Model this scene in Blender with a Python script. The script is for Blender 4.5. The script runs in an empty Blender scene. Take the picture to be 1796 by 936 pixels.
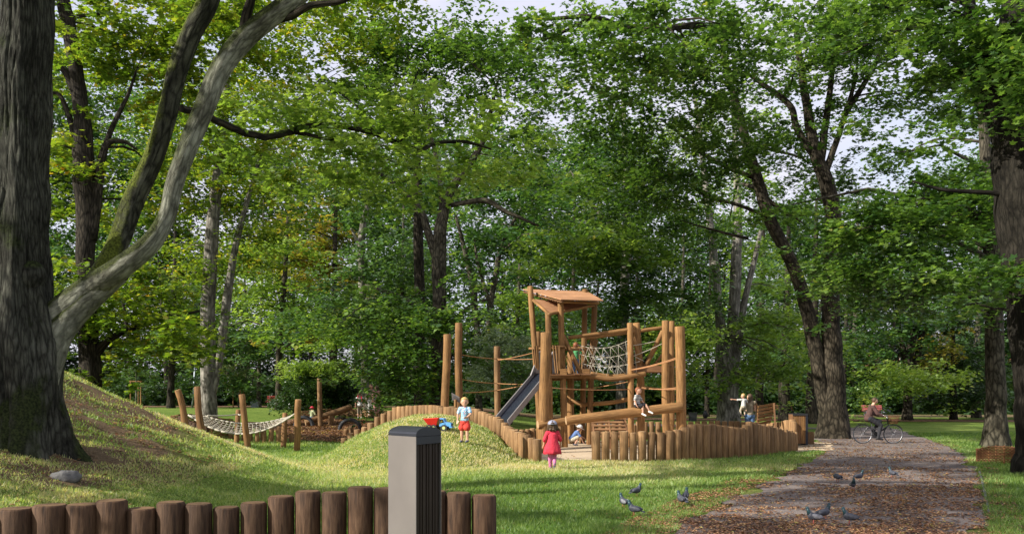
import bpy, bmesh, math, random
import numpy as np
from mathutils import Vector, Matrix, noise as mnoise
C = bpy.context.scene.collection
SC = bpy.context.scene
R = math.radians
PI = math.pi
random.seed(5)
# ------------------------------------------------------------------ camera, sky, sun, exposure
F, CX, HY, EYE = 1500.0, 898.0, 697.0, 1.65
cam = bpy.data.objects.new('camera', bpy.data.cameras.new('camera')); C.objects.link(cam)
cam.location = (0, 0, EYE); cam.rotation_euler = (R(90), 0, 0)
cam.data.sensor_width = 36; cam.data.lens = 36*F/1796; cam.data.shift_y = (HY-468)/1796
cam.data.clip_start = .1; cam.data.clip_end = 2000
SC.camera = cam
SUN = Vector((-.80, -.35, .57)).normalized()          # direction towards the sun
W = bpy.data.worlds.new('World'); SC.world = W; W.use_nodes = True
nt = W.node_tree
sky = nt.nodes.new('ShaderNodeTexSky'); sky.sky_type = 'NISHITA'; sky.sun_disc = False
sky.sun_elevation = math.asin(SUN.z); sky.sun_rotation = math.atan2(SUN.x, SUN.y)
sky.dust_density = 3.0; sky.air_density = 1.0; sky.ozone_density = 1.0
tcw = nt.nodes.new('ShaderNodeTexCoord'); cn = nt.nodes.new('ShaderNodeTexNoise'); cn.inputs['Scale'].default_value = 2.2; cn.inputs['Detail'].default_value = 7; cn.inputs['Roughness'].default_value = .6
mpw = nt.nodes.new('ShaderNodeMapping'); mpw.inputs['Scale'].default_value = (1, 1, 2.5); nt.links.new(tcw.outputs['Generated'], mpw.inputs[0]); nt.links.new(mpw.outputs[0], cn.inputs['Vector'])
crw = nt.nodes.new('ShaderNodeMapRange'); crw.inputs['From Min'].default_value = .30; crw.inputs['From Max'].default_value = .56; crw.inputs['To Min'].default_value = .35; crw.inputs['To Max'].default_value = .95; nt.links.new(cn.outputs[0], crw.inputs[0])
cmx = nt.nodes.new('ShaderNodeMix'); cmx.data_type = 'RGBA'; nt.links.new(crw.outputs[0], cmx.inputs[0]); nt.links.new(sky.outputs[0], cmx.inputs[6]); cmx.inputs[7].default_value = (3.8, 3.75, 4.3, 1)
nt.links.new(cmx.outputs[2], nt.nodes['Background'].inputs[0]); nt.nodes['Background'].inputs[1].default_value = .15
sun = bpy.data.objects.new('sun', bpy.data.lights.new('sun', 'SUN')); C.objects.link(sun)
sun.data.energy = 5.0; sun.data.angle = R(.6); sun.data.color = (1, .95, .85)
sun.rotation_euler = SUN.to_track_quat('Z', 'Y').to_euler()
SC.view_settings.view_transform = 'Standard'; SC.view_settings.look = 'None'
SC.view_settings.exposure = 0.70; SC.view_settings.gamma = 1
SC.render.engine = 'CYCLES'; SC.cycles.use_denoising = True
SC.cycles.max_bounces = 7; SC.cycles.diffuse_bounces = 4; SC.cycles.transmission_bounces = 5; SC.cycles.glossy_bounces = 3
SC.cycles.sample_clamp_indirect = 6

# ------------------------------------------------------------------ pixel <-> world helpers
def X(px, d): return (px-CX)/F*d
def Z(py, d): return EYE-(py-HY)/F*d
def PX(px, py, d): return Vector((X(px, d), d, Z(py, d)))
PALA = [(604,30.2),(650,30),(690,29.8),(740,28.6),(790,27),(830,25.8),(860,24.8),(885,24),(905,23),(925,22.4),(942,22.0)]
PAX = np.array([X(p, d) for p, d in PALA]); PAY = np.array([d for p, d in PALA])
def sstep(a, b, x):
    t = np.clip((x-a)/(b-a), 0, 1); return t*t*(3-2*t)
def gz(x, y):
    x = np.asarray(x, float); y = np.asarray(y, float)
    x0 = np.interp(y, [15, 19, 26, 30], [-3.5, -4.3, -7.5, -9])
    front = np.interp(y, [2, 8, 13, 19], [.25, .5, .74, 1.05])
    hill = 3.6*np.clip((x0-x)/9, 0, 1.5)**1.2*front*(1-sstep(24, 36, y))
    r2 = ((x+2.35)/3.05)**2+((y-25.3)/6.2)**2
    mound = 1.12*np.clip(1-r2, 0, 1)**1.15
    mound = mound*(y < np.interp(x, PAX, PAY)+.02)
    rise = .85*sstep(34, 46, y)*(1-sstep(-6, 4, x))
    und = .03*np.sin(x*1.3+.5)*np.sin(y*.9)*sstep(0, 4, np.abs(y-26)+np.abs(x-3)*.3)
    rough = .05*(np.sin(x*3.1+1.7*np.sin(y*1.3))*np.sin(y*2.6+1.1*np.sin(x*1.9))+.6*np.sin(x*6.3+y*2.1)*np.sin(y*5.2-x*1.4))*np.clip(hill+mound, 0, 1)
    return hill+mound+rise+und*.5+rough
def g(x, y): return float(gz(x, y))

# ------------------------------------------------------------------ materials
def new_mat(name):
    m = bpy.data.materials.new(name); m.use_nodes = True
    n = m.node_tree.nodes; l = m.node_tree.links
    return m, n, l, n['Principled BSDF']
def ramp(n, stops):
    r = n.new('ShaderNodeValToRGB'); e = r.color_ramp.elements
    while len(e) < len(stops): e.new(.5)
    for i, (p, c) in enumerate(stops): e[i].position = p; e[i].color = (*c, 1)
    return r
def plain(name, col, rough=.6, metal=0, var=.12, scale=20, spec=.4):
    m, n, l, b = new_mat(name)
    tc = n.new('ShaderNodeTexCoord'); nz = n.new('ShaderNodeTexNoise'); nz.inputs['Scale'].default_value = scale; nz.inputs['Detail'].default_value = 5
    l.new(tc.outputs['Object'], nz.inputs['Vector'])
    r = ramp(n, [(.3, tuple(c*(1-var) for c in col)), (.7, tuple(min(1, c*(1+var)) for c in col))])
    l.new(nz.outputs[0], r.inputs[0]); l.new(r.outputs[0], b.inputs['Base Color'])
    b.inputs['Roughness'].default_value = rough; b.inputs['Metallic'].default_value = metal
    b.inputs['Specular IOR Level'].default_value = spec
    if rough >= .8:
        n5 = n.new('ShaderNodeTexNoise'); n5.inputs['Scale'].default_value = 11; n5.inputs['Detail'].default_value = 3; n5.inputs['Distortion'].default_value = 1.2; l.new(tc.outputs['Object'], n5.inputs['Vector'])
        bp = n.new('ShaderNodeBump'); bp.inputs['Strength'].default_value = .8; bp.inputs['Distance'].default_value = .03; l.new(n5.outputs[0], bp.inputs['Height']); l.new(bp.outputs[0], b.inputs['Normal'])
    return m
def wood(name, dark, mid, light, gu=26, gv=1.3, bump=.35, rough=.75, stain=None):
    m, n, l, b = new_mat(name)
    uv = n.new('ShaderNodeTexCoord'); oi = n.new('ShaderNodeObjectInfo')
    mp = n.new('ShaderNodeMapping'); mp.inputs['Scale'].default_value = (gu, gv, 1)
    ad = n.new('ShaderNodeVectorMath'); ad.operation = 'ADD'
    sc = n.new('ShaderNodeVectorMath'); sc.operation = 'SCALE'; sc.inputs['Scale'].default_value = 37
    cb = n.new('ShaderNodeCombineXYZ'); l.new(oi.outputs['Random'], cb.inputs[0]); l.new(oi.outputs['Random'], cb.inputs[1]); l.new(oi.outputs['Random'], cb.inputs[2])
    l.new(cb.outputs[0], sc.inputs[0]); l.new(uv.outputs['UV'], mp.inputs[0]); l.new(mp.outputs[0], ad.inputs[0]); l.new(sc.outputs[0], ad.inputs[1])
    n1 = n.new('ShaderNodeTexNoise'); n1.inputs['Scale'].default_value = 1.6; n1.inputs['Detail'].default_value = 8; n1.inputs['Roughness'].default_value = .65
    l.new(ad.outputs[0], n1.inputs['Vector'])
    r = ramp(n, [(.28, dark), (.5, mid), (.72, light)]); l.new(n1.outputs[0], r.inputs[0])
    n2 = n.new('ShaderNodeTexNoise'); n2.inputs['Scale'].default_value = 1.7; n2.inputs['Detail'].default_value = 3
    l.new(uv.outputs['Object'], n2.inputs['Vector'])
    r2 = ramp(n, [(.3, (.62, .60, .58)), (.7, (1.12, 1.08, 1.04))]); l.new(n2.outputs[0], r2.inputs[0])
    mx = n.new('ShaderNodeMix'); mx.data_type = 'RGBA'; mx.blend_type = 'MULTIPLY'; mx.inputs[0].default_value = .8
    l.new(r.outputs[0], mx.inputs[6]); l.new(r2.outputs[0], mx.inputs[7])
    hv = n.new('ShaderNodeHueSaturation'); l.new(mx.outputs[2], hv.inputs['Color'])
    mr = n.new('ShaderNodeMapRange'); mr.inputs['To Min'].default_value = .78; mr.inputs['To Max'].default_value = 1.2
    l.new(oi.outputs['Random'], mr.inputs[0]); l.new(mr.outputs[0], hv.inputs['Value'])
    l.new(hv.outputs[0], b.inputs['Base Color'])
    bp = n.new('ShaderNodeBump'); bp.inputs['Strength'].default_value = bump; bp.inputs['Distance'].default_value = .012
    l.new(n1.outputs[0], bp.inputs['Height']); l.new(bp.outputs[0], b.inputs['Normal'])
    b.inputs['Roughness'].default_value = rough; b.inputs['Specular IOR Level'].default_value = .25
    return m
def bark(name, dark, light, moss=0.0, scale=(9, 2.2), mosscol=(.045, .06, .012), bump=.9, crack=.8):
    m, n, l, b = new_mat(name)
    uv = n.new('ShaderNodeTexCoord'); ge = n.new('ShaderNodeNewGeometry')
    mp = n.new('ShaderNodeMapping'); mp.inputs['Scale'].default_value = (scale[0], scale[1], 1); l.new(uv.outputs['UV'], mp.inputs[0])
    n1 = n.new('ShaderNodeTexNoise'); n1.inputs['Scale'].default_value = 1.5; n1.inputs['Detail'].default_value = 9; n1.inputs['Roughness'].default_value = .7; n1.inputs['Distortion'].default_value = .6
    l.new(mp.outputs[0], n1.inputs['Vector'])
    v1 = n.new('ShaderNodeTexVoronoi'); v1.feature = 'DISTANCE_TO_EDGE'; v1.inputs['Scale'].default_value = 1.3
    dn = n.new('ShaderNodeMix'); dn.data_type = 'RGBA'; dn.inputs[0].default_value = .30; l.new(mp.outputs[0], dn.inputs[6]); l.new(n1.outputs['Color'], dn.inputs[7]); l.new(dn.outputs[2], v1.inputs['Vector'])
    mu = n.new('ShaderNodeMath'); mu.operation = 'MULTIPLY_ADD'; mu.inputs[1].default_value = .55
    l.new(v1.outputs['Distance'], mu.inputs[0]); l.new(n1.outputs[0], mu.inputs[2])
    np_ = n.new('ShaderNodeTexNoise'); np_.inputs['Scale'].default_value = 1.3; np_.inputs['Detail'].default_value = 7; np_.inputs['Roughness'].default_value = .65; l.new(ge.outputs['Position'], np_.inputs['Vector'])
    rp_ = ramp(n, [(.36, (.30, .29, .26)), (.5, (.85, .86, .84)), (.66, (1.25, 1.25, 1.25))]); l.new(np_.outputs[0], rp_.inputs[0])
    mp_ = n.new('ShaderNodeMix'); mp_.data_type = 'RGBA'; mp_.blend_type = 'MULTIPLY'; mp_.inputs[0].default_value = .85
    ck = n.new('ShaderNodeMapRange'); ck.inputs['From Min'].default_value = .0; ck.inputs['From Max'].default_value = .16; ck.inputs['To Min'].default_value = .28; ck.inputs['To Max'].default_value = 1.08; l.new(v1.outputs['Distance'], ck.inputs[0])
    ckm = n.new('ShaderNodeMix'); ckm.data_type = 'RGBA'; ckm.blend_type = 'MULTIPLY'; ckm.inputs[0].default_value = crack; l.new(ck.outputs[0], ckm.inputs[7])
    r = ramp(n, [(.32, dark), (.58, tuple((a+c)/2 for a, c in zip(dark, light))), (.8, light)]); l.new(mu.outputs[0], r.inputs[0])
    n2 = n.new('ShaderNodeTexNoise'); n2.inputs['Scale'].default_value = 1.1; n2.inputs['Detail'].default_value = 6; n2.inputs['Roughness'].default_value = .6; l.new(ge.outputs['Position'], n2.inputs['Vector'])
    sx = n.new('ShaderNodeSeparateXYZ'); l.new(ge.outputs['Normal'], sx.inputs[0])
    a = n.new('ShaderNodeMath'); a.operation = 'MULTIPLY_ADD'; a.inputs[1].default_value = .55; l.new(sx.outputs['Z'], a.inputs[0]); l.new(n2.outputs[0], a.inputs[2])
    mr = n.new('ShaderNodeMapRange'); mr.inputs['From Min'].default_value = .72-moss*.35; mr.inputs['From Max'].default_value = .84-moss*.3; mr.inputs['To Max'].default_value = 0 if moss < 0 else 1
    l.new(a.outputs[0], mr.inputs[0])
    mx = n.new('ShaderNodeMix'); mx.data_type = 'RGBA'; l.new(mr.outputs[0], mx.inputs[0]); l.new(r.outputs[0], ckm.inputs[6]); l.new(ckm.outputs[2], mp_.inputs[6]); l.new(rp_.outputs[0], mp_.inputs[7]); l.new(mp_.outputs[2], mx.inputs[6])
    n3 = n.new('ShaderNodeTexNoise'); n3.inputs['Scale'].default_value = 30; l.new(ge.outputs['Position'], n3.inputs['Vector'])
    rm = ramp(n, [(.35, tuple(c*.4 for c in mosscol)), (.65, tuple(c*1.5 for c in mosscol))]); l.new(n3.outputs[0], rm.inputs[0])
    l.new(rm.outputs[0], mx.inputs[7]); l.new(mx.outputs[2], b.inputs['Base Color'])
    bp = n.new('ShaderNodeBump'); bp.inputs['Strength'].default_value = bump; bp.inputs['Distance'].default_value = .05
    l.new(mu.outputs[0], bp.inputs['Height']); l.new(bp.outputs[0], b.inputs['Normal'])
    b.inputs['Roughness'].default_value = .9; b.inputs['Specular IOR Level'].default_value = .15
    return m
def leafmat(name, stops, trans=.38, rough=.34, clump=.55):
    """stops: colour ramp over the per-leaf random value"""
    m, n, l, b = new_mat(name)
    at = n.new('ShaderNodeAttribute'); at.attribute_name = 'rnd'
    r = ramp(n, stops); r.color_ramp.interpolation = 'LINEAR'; l.new(at.outputs['Fac'], r.inputs[0])
    l.new(r.outputs[0], b.inputs['Base Color']); b.inputs['Roughness'].default_value = rough; b.inputs['Specular IOR Level'].default_value = .5
    tr = n.new('ShaderNodeBsdfTranslucent')
    hv = n.new('ShaderNodeMix'); hv.data_type = 'RGBA'; hv.blend_type = 'MULTIPLY'; hv.inputs[0].default_value = 1; hv.inputs[7].default_value = (2.0, 2.05, .78, 1)
    l.new(r.outputs[0], hv.inputs[6]); l.new(hv.outputs[2], tr.inputs['Color'])
    mx = n.new('ShaderNodeMixShader'); mx.inputs[0].default_value = trans
    l.new(b.outputs[0], mx.inputs[1]); l.new(tr.outputs[0], mx.inputs[2]); l.new(mx.outputs[0], n['Material Output'].inputs['Surface'])
    return m
M = {}
M['robinia'] = wood('robinia', (.075, .036, .014), (.265, .140, .052), (.40, .235, .10), bump=.8)
M['robinia_end'] = wood('robinia_end', (.34, .22, .11), (.46, .31, .17), (.55, .40, .24), gu=14, gv=14, bump=.1)
M['stake'] = wood('stake', (.10, .055, .025), (.25, .145, .066), (.40, .255, .13), bump=.6)
M['stake_shade'] = wood('stake_shaded', (.022, .011, .006), (.075, .039, .020), (.135, .08, .046), gu=22, gv=2.6, bump=.8)  # stake brown darkened, the near row's shade is in the colour
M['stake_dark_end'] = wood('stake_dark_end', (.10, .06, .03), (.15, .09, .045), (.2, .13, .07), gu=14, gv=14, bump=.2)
M['ply'] = wood('ply', (.30, .15, .075), (.40, .21, .11), (.48, .27, .15), gu=8, gv=1, bump=.1)
M['plank'] = wood('plank', (.12, .06, .03), (.22, .115, .055), (.30, .17, .085), gu=18)
M['barkbig'] = bark('bark_big', (.010, .009, .006), (.125, .125, .10), moss=.30, mosscol=(.026, .034, .010), scale=(17, 3.4), bump=1.0, crack=.55)
M['barklimb'] = bark('bark_limb', (.09, .088, .065), (.33, .33, .26), moss=.80, scale=(9, 4), mosscol=(.035, .042, .012), bump=.6, crack=.35)
M['barkmoss'] = bark('bark_moss', (.012, .011, .007), (.10, .10, .07), moss=.70, scale=(8, 2.5), mosscol=(.075, .09, .012))
M['barkdark'] = bark('bark_dark', (.012, .010, .007), (.07, .058, .042), moss=.05)
M['barkblack'] = bark('bark_black', (.008, .007, .005), (.042, .036, .028), moss=-.1, scale=(12, 3), crack=.5)
M['barkbrown'] = bark('bark_brown', (.016, .013, .009), (.095, .078, .055), moss=-.3, scale=(7, 3))
M['barkmid'] = bark('bark_mid', (.03, .026, .018), (.14, .122, .09), moss=-.1, scale=(7, 3))
M['barkpale'] = bark('bark_pale', (.06, .052, .04), (.36, .33, .29), moss=.15, scale=(5, 1.6), bump=.6, crack=.4)
M['steel'] = plain('steel', (.42, .42, .44), .35, .9, .08, 6)
M['slidebed'] = plain('slide_bed', (.09, .105, .15), .25, .85, .15, 5)
M['slideside'] = plain('slide_side', (.30, .275, .27), .45, .5, .08, 5)
M['binmetal'] = plain('bin_metal', (.22, .195, .185), .36, .3, .08, 3)
M['bincap'] = plain('bin_cap', (.035, .038, .048), .38, .5, .1, 5)
M['binwood'] = wood('bin_wood', (.010, .007, .006), (.03, .020, .015), (.06, .042, .032), gu=60, gv=.8, bump=.3, rough=.5)
M['black'] = plain('black_plastic', (.02, .02, .022), .5)
M['rubber'] = plain('rubber', (.028, .03, .035), .7, 0, .25, 25)
M['rope_white'] = plain('rope_white', (.46, .42, .34), .9, 0, .2, 90)
M['rope_brown'] = plain('rope_brown', (.40, .20, .09), .9, 0, .2, 90)
M['greymetal'] = plain('grey_metal', (.26, .29, .33), .45, .6)
M['skin'] = plain('skin', (.60, .34, .23), .5, 0, .06, 15)
M['hair_blond'] = plain('hair_blond', (.50, .33, .12), .6, 0, .35, 60)
M['hair_brown'] = plain('hair_brown', (.085, .05, .028), .6, 0, .4, 60)
M['hair_red'] = plain('hair_red', (.22, .075, .03), .6, 0, .35, 60)
M['red'] = plain('red_cloth', (.58, .035, .065), .85, 0, .16, 14)
M['redshorts'] = plain('red_shorts', (.60, .05, .035), .8, 0, .14, 14)
M['pink'] = plain('pink_cloth', (.55, .17, .33), .8, 0, .18, 14)
M['capgrey'] = plain('cap_grey', (.36, .37, .47), .85, 0, .12, 20)
M['white'] = plain('white_cloth', (.75, .74, .72), .85, 0, .06, 20)
M['beige'] = plain('beige_cloth', (.50, .43, .32), .85, 0, .1, 20)
M['bluecloth'] = plain('blue_cloth', (.12, .20, .42), .85, 0, .14, 20)
M['green'] = plain('green_cloth', (.07, .26, .10), .85, 0, .15, 20)
M['blackcloth'] = plain('black_cloth', (.025, .025, .03), .85, 0, .2, 20)
M['greyshoe'] = plain('grey_shoe', (.13, .13, .17), .7)
M['brownjacket'] = plain('brown_jacket', (.085, .042, .036), .8, 0, .2, 10)
M['khaki'] = plain('khaki_cloth', (.27, .22, .15), .85, 0, .12, 12)
M['rosecloth'] = plain('rose_cloth', (.55, .27, .26), .85, 0, .12, 12)
M['denim'] = plain('denim', (.10, .17, .30), .85, 0, .15, 20)
M['yellowshirt'] = plain('pale_green_cloth', (.45, .5, .28), .85)
M['toyred'] = plain('toy_red', (.72, .03, .025), .28, 0, .05, 5, .6)
M['toyblue'] = plain('toy_blue', (.13, .38, .74), .3, 0, .05, 5, .6)
M['toyyellow'] = plain('toy_yellow', (.75, .62, .06), .35)
M['toyhub'] = plain('toy_hub', (.55, .62, .25), .35)
M['benchred'] = plain('bench_red', (.25, .04, .03), .5, 0, .15, 8)
M['benchpink'] = plain('bench_rose', (.50, .15, .14), .5, 0, .12, 8)
M['stone'] = plain('stone', (.13, .125, .12), .85, 0, .35, 12)
M['concrete'] = plain('concrete', (.35, .34, .32), .85, 0, .15, 6)
M['brick'] = plain('brick_wall', (.30, .12, .08), .85, 0, .2, 3)
M['glass'] = plain('window_glass', (.06, .08, .11), .15, 0, .1, 3)
M['eye'] = plain('eye_dark', (.02, .015, .012), .3)
M['pigeon'] = plain('pigeon_grey', (.05, .054, .07), .6, 0, .35, 24)
M['pigeon_pale'] = plain('pigeon_pale', (.17, .17, .19), .6, 0, .4, 24)
M['pigeon_neck'] = plain('pigeon_neck', (.02, .055, .065), .35, 0, .4, 30)
M['pigeon_foot'] = plain('pigeon_foot', (.35, .08, .06), .6)
M['wicker'] = wood('wicker', (.06, .025, .012), (.17, .075, .035), (.28, .135, .065), gu=40, gv=4)
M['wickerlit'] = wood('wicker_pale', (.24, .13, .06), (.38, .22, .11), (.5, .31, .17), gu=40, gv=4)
def striped():
    m, n, l, b = new_mat('striped_cloth')
    tc = n.new('ShaderNodeTexCoord'); s = n.new('ShaderNodeSeparateXYZ'); l.new(tc.outputs['Object'], s.inputs[0])
    a = n.new('ShaderNodeMath'); a.operation = 'MULTIPLY'; a.inputs[1].default_value = 2*PI/.042; l.new(s.outputs['Z'], a.inputs[0])
    q = n.new('ShaderNodeMath'); q.operation = 'SINE'; l.new(a.outputs[0], q.inputs[0])
    r = ramp(n, [(.45, (.02, .02, .03)), (.55, (.72, .7, .66))]); 
    mr = n.new('ShaderNodeMapRange'); mr.inputs['From Min'].default_value = -1; l.new(q.outputs[0], mr.inputs[0]); l.new(mr.outputs[0], r.inputs[0]); l.new(r.outputs[0], b.inputs['Base Color'])
    b.inputs['Roughness'].default_value = .85; return m
M['striped'] = striped()
def printed(name, base, spots, scale=28, thr=.42):
    m, n, l, b = new_mat(name)
    tc = n.new('ShaderNodeTexCoord'); v = n.new('ShaderNodeTexVoronoi'); v.inputs['Scale'].default_value = scale; l.new(tc.outputs['Object'], v.inputs['Vector'])
    r = ramp(n, [(thr-.04, (1, 1, 1)), (thr+.04, (0, 0, 0))]); l.new(v.outputs['Distance'], r.inputs[0])
    sp = n.new('ShaderNodeSeparateColor'); l.new(v.outputs['Color'], sp.inputs[0])
    rc = ramp(n, [(i/len(spots), c) for i, c in enumerate(spots)]); rc.color_ramp.interpolation = 'CONSTANT'; l.new(sp.outputs[0], rc.inputs[0])
    mx = n.new('ShaderNodeMix'); mx.data_type = 'RGBA'; l.new(r.outputs[0], mx.inputs[0]); mx.inputs[6].default_value = (*base, 1); l.new(rc.outputs[0], mx.inputs[7])
    l.new(mx.outputs[2], b.inputs['Base Color']); b.inputs['Roughness'].default_value = .85; return m
M['blueprint'] = printed('printed_blue_cloth', (.27, .50, .68), [(.08, .14, .38), (.55, .10, .14), (.7, .75, .8), (.12, .3, .5)])
M['greyprint'] = printed('printed_pale_cloth', (.62, .6, .56), [(.12, .14, .18), (.2, .22, .25)], 36, .36)
G1 = [(0, (.011, .034, .009)), (.35, (.040, .090, .020)), (.7, (.108, .19, .042)), (.93, (.21, .31, .09)), (1, (.28, .25, .05))]
M['leaf_maple'] = leafmat('leaf_maple', G1)
M['leaf_bright'] = leafmat('leaf_bright', [(0, (.055, .11, .020)), (.5, (.155, .24, .05)), (.9, (.28, .36, .115)), (1, (.32, .33, .08))], .45)
M['leaf_autumn'] = leafmat('leaf_autumn', [(0, (.04, .085, .012)), (.4, (.10, .165, .022)), (.75, (.20, .25, .035)), (.93, (.32, .26, .04)), (1, (.32, .13, .02))], .5)
M['leaf_orange'] = leafmat('leaf_orange', [(0, (.08, .11, .02)), (.4, (.17, .18, .03)), (.8, (.27, .19, .04)), (1, (.30, .13, .03))], .42)
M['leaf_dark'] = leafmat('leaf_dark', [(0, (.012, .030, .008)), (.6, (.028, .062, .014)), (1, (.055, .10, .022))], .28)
M['leaf_blue'] = leafmat('leaf_bluegreen', [(0, (.04, .085, .03)), (.6, (.075, .145, .05)), (1, (.14, .21, .08))], .35)
M['leaf_silver'] = leafmat('leaf_silver', [(0, (.14, .19, .12)), (.6, (.30, .37, .26)), (1, (.48, .53, .42))], .3, .35)
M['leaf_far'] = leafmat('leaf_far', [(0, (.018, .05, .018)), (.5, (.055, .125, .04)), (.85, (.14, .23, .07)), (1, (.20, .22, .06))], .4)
M['litter'] = leafmat('fallen_leaf', [(0, (.06, .03, .02)), (.4, (.19, .085, .045)), (.75, (.36, .18, .09)), (.95, (.48, .29, .15)), (1, (.45, .40, .12))], .12, .6)
M['grassblade'] = leafmat('grass_blade', [(0, (.045, .10, .018)), (.35, (.10, .185, .035)), (.6, (.20, .28, .075)), (.85, (.34, .41, .155)), (1, (.54, .47, .29))], .40, .5)

def ground_mat():
    m, n, l, b = new_mat('lawn')
    ge = n.new('ShaderNodeNewGeometry')
    def nz(s, d=6, ro=.6):
        t = n.new('ShaderNodeTexNoise'); t.inputs['Scale'].default_value = s; t.inputs['Detail'].default_value = d; t.inputs['Roughness'].default_value = ro; l.new(ge.outputs['Position'], t.inputs['Vector']); return t
    a, c2, c3 = nz(.22, 5), nz(2.2, 8, .7), nz(28, 6, .7)
    mix = n.new('ShaderNodeMath'); mix.operation = 'MULTIPLY_ADD'; mix.inputs[1].default_value = .55; l.new(a.outputs[0], mix.inputs[0])
    m2 = n.new('ShaderNodeMath'); m2.operation = 'MULTIPLY_ADD'; m2.inputs[1].default_value = .35; l.new(c2.outputs[0], m2.inputs[0]); m2.inputs[2].default_value = .03; l.new(m2.outputs[0], mix.inputs[2])
    r = ramp(n, [(.3, (.075, .13, .022)), (.45, (.12, .19, .035)), (.55, (.19, .25, .055)), (.68, (.28, .29, .10))]); l.new(mix.outputs[0], r.inputs[0])
    r3 = ramp(n, [(.3, (.55, .55, .5)), (.7, (1.35, 1.3, 1.2))]); l.new(c3.outputs[0], r3.inputs[0])
    mx = n.new('ShaderNodeMix'); mx.data_type = 'RGBA'; mx.blend_type = 'MULTIPLY'; mx.inputs[0].default_value = 1; l.new(r.outputs[0], mx.inputs[6]); l.new(r3.outputs[0], mx.inputs[7])
    at = n.new('ShaderNodeAttribute'); at.attribute_name = 'soil'
    n4 = nz(1.6, 8, .7)
    s = n.new('ShaderNodeMath'); s.operation = 'MULTIPLY_ADD'; s.inputs[1].default_value = 1.6; l.new(at.outputs['Fac'], s.inputs[0]); l.new(n4.outputs[0], s.inputs[2])
    mr = n.new('ShaderNodeMapRange'); mr.inputs['From Min'].default_value = .85; mr.inputs['From Max'].default_value = 1.25; l.new(s.outputs[0], mr.inputs[0])
    rs = ramp(n, [(.3, (.07, .045, .025)), (.5, (.16, .11, .065)), (.7, (.30, .22, .13))]); l.new(c3.outputs[0], rs.inputs[0])
    mm = n.new('ShaderNodeMix'); mm.data_type = 'RGBA'; l.new(mr.outputs[0], mm.inputs[0]); l.new(mx.outputs[2], mm.inputs[6]); l.new(rs.outputs[0], mm.inputs[7])
    l.new(mm.outputs[2], b.inputs['Base Color'])
    bp = n.new('ShaderNodeBump'); bp.inputs['Strength'].default_value = .9; bp.inputs['Distance'].default_value = .06; l.new(c3.outputs[0], bp.inputs['Height']); l.new(bp.outputs[0], b.inputs['Normal'])
    b.inputs['Roughness'].default_value = .95; b.inputs['Specular IOR Level'].default_value = .1
    return m
def speckle(name, stops, s1=3, s2=60, bump=.5, dist=.02, voro=False):
    m, n, l, b = new_mat(name)
    ge = n.new('ShaderNodeNewGeometry')
    a = n.new('ShaderNodeTexNoise'); a.inputs['Scale'].default_value = s1; a.inputs['Detail'].default_value = 8; a.inputs['Roughness'].default_value = .65; l.new(ge.outputs['Position'], a.inputs['Vector'])
    if voro:
        c = n.new('ShaderNodeTexVoronoi'); c.inputs['Scale'].default_value = s2; l.new(ge.outputs['Position'], c.inputs['Vector'])
        sp = n.new('ShaderNodeSeparateColor'); l.new(c.outputs['Color'], sp.inputs[0]); out = sp.outputs[0]
    else:
        c = n.new('ShaderNodeTexNoise'); c.inputs['Scale'].default_value = s2; c.inputs['Detail'].default_value = 4; l.new(ge.outputs['Position'], c.inputs['Vector']); out = c.outputs[0]
    q = n.new('ShaderNodeMath'); q.operation = 'ADD'; l.new(a.outputs[0], q.inputs[0]); l.new(out, q.inputs[1])
    h = n.new('ShaderNodeMath'); h.operation = 'MULTIPLY'; h.inputs[1].default_value = .5; l.new(q.outputs[0], h.inputs[0])
    r = ramp(n, stops); l.new(h.outputs[0], r.inputs[0]); l.new(r.outputs[0], b.inputs['Base Color'])
    bp = n.new('ShaderNodeBump'); bp.inputs['Strength'].default_value = bump; bp.inputs['Distance'].default_value = dist; l.new(out, bp.inputs['Height']); l.new(bp.outputs[0], b.inputs['Normal'])
    b.inputs['Roughness'].default_value = .9; b.inputs['Specular IOR Level'].default_value = .15
    return m
M['ground'] = ground_mat()
M['path'] = speckle('path_surface', [(.3, (.075, .058, .052)), (.5, (.165, .135, .122)), (.7, (.35, .30, .275))], .9, 55)
M['sand'] = speckle('sand', [(.3, (.36, .27, .18)), (.5, (.50, .39, .27)), (.7, (.60, .48, .35))], 2, 70, .3)
M['mulch'] = speckle('mulch', [(.25, (.05, .028, .018)), (.5, (.15, .085, .05)), (.75, (.30, .18, .11))], 3, 22, .9, .05, True)

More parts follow.
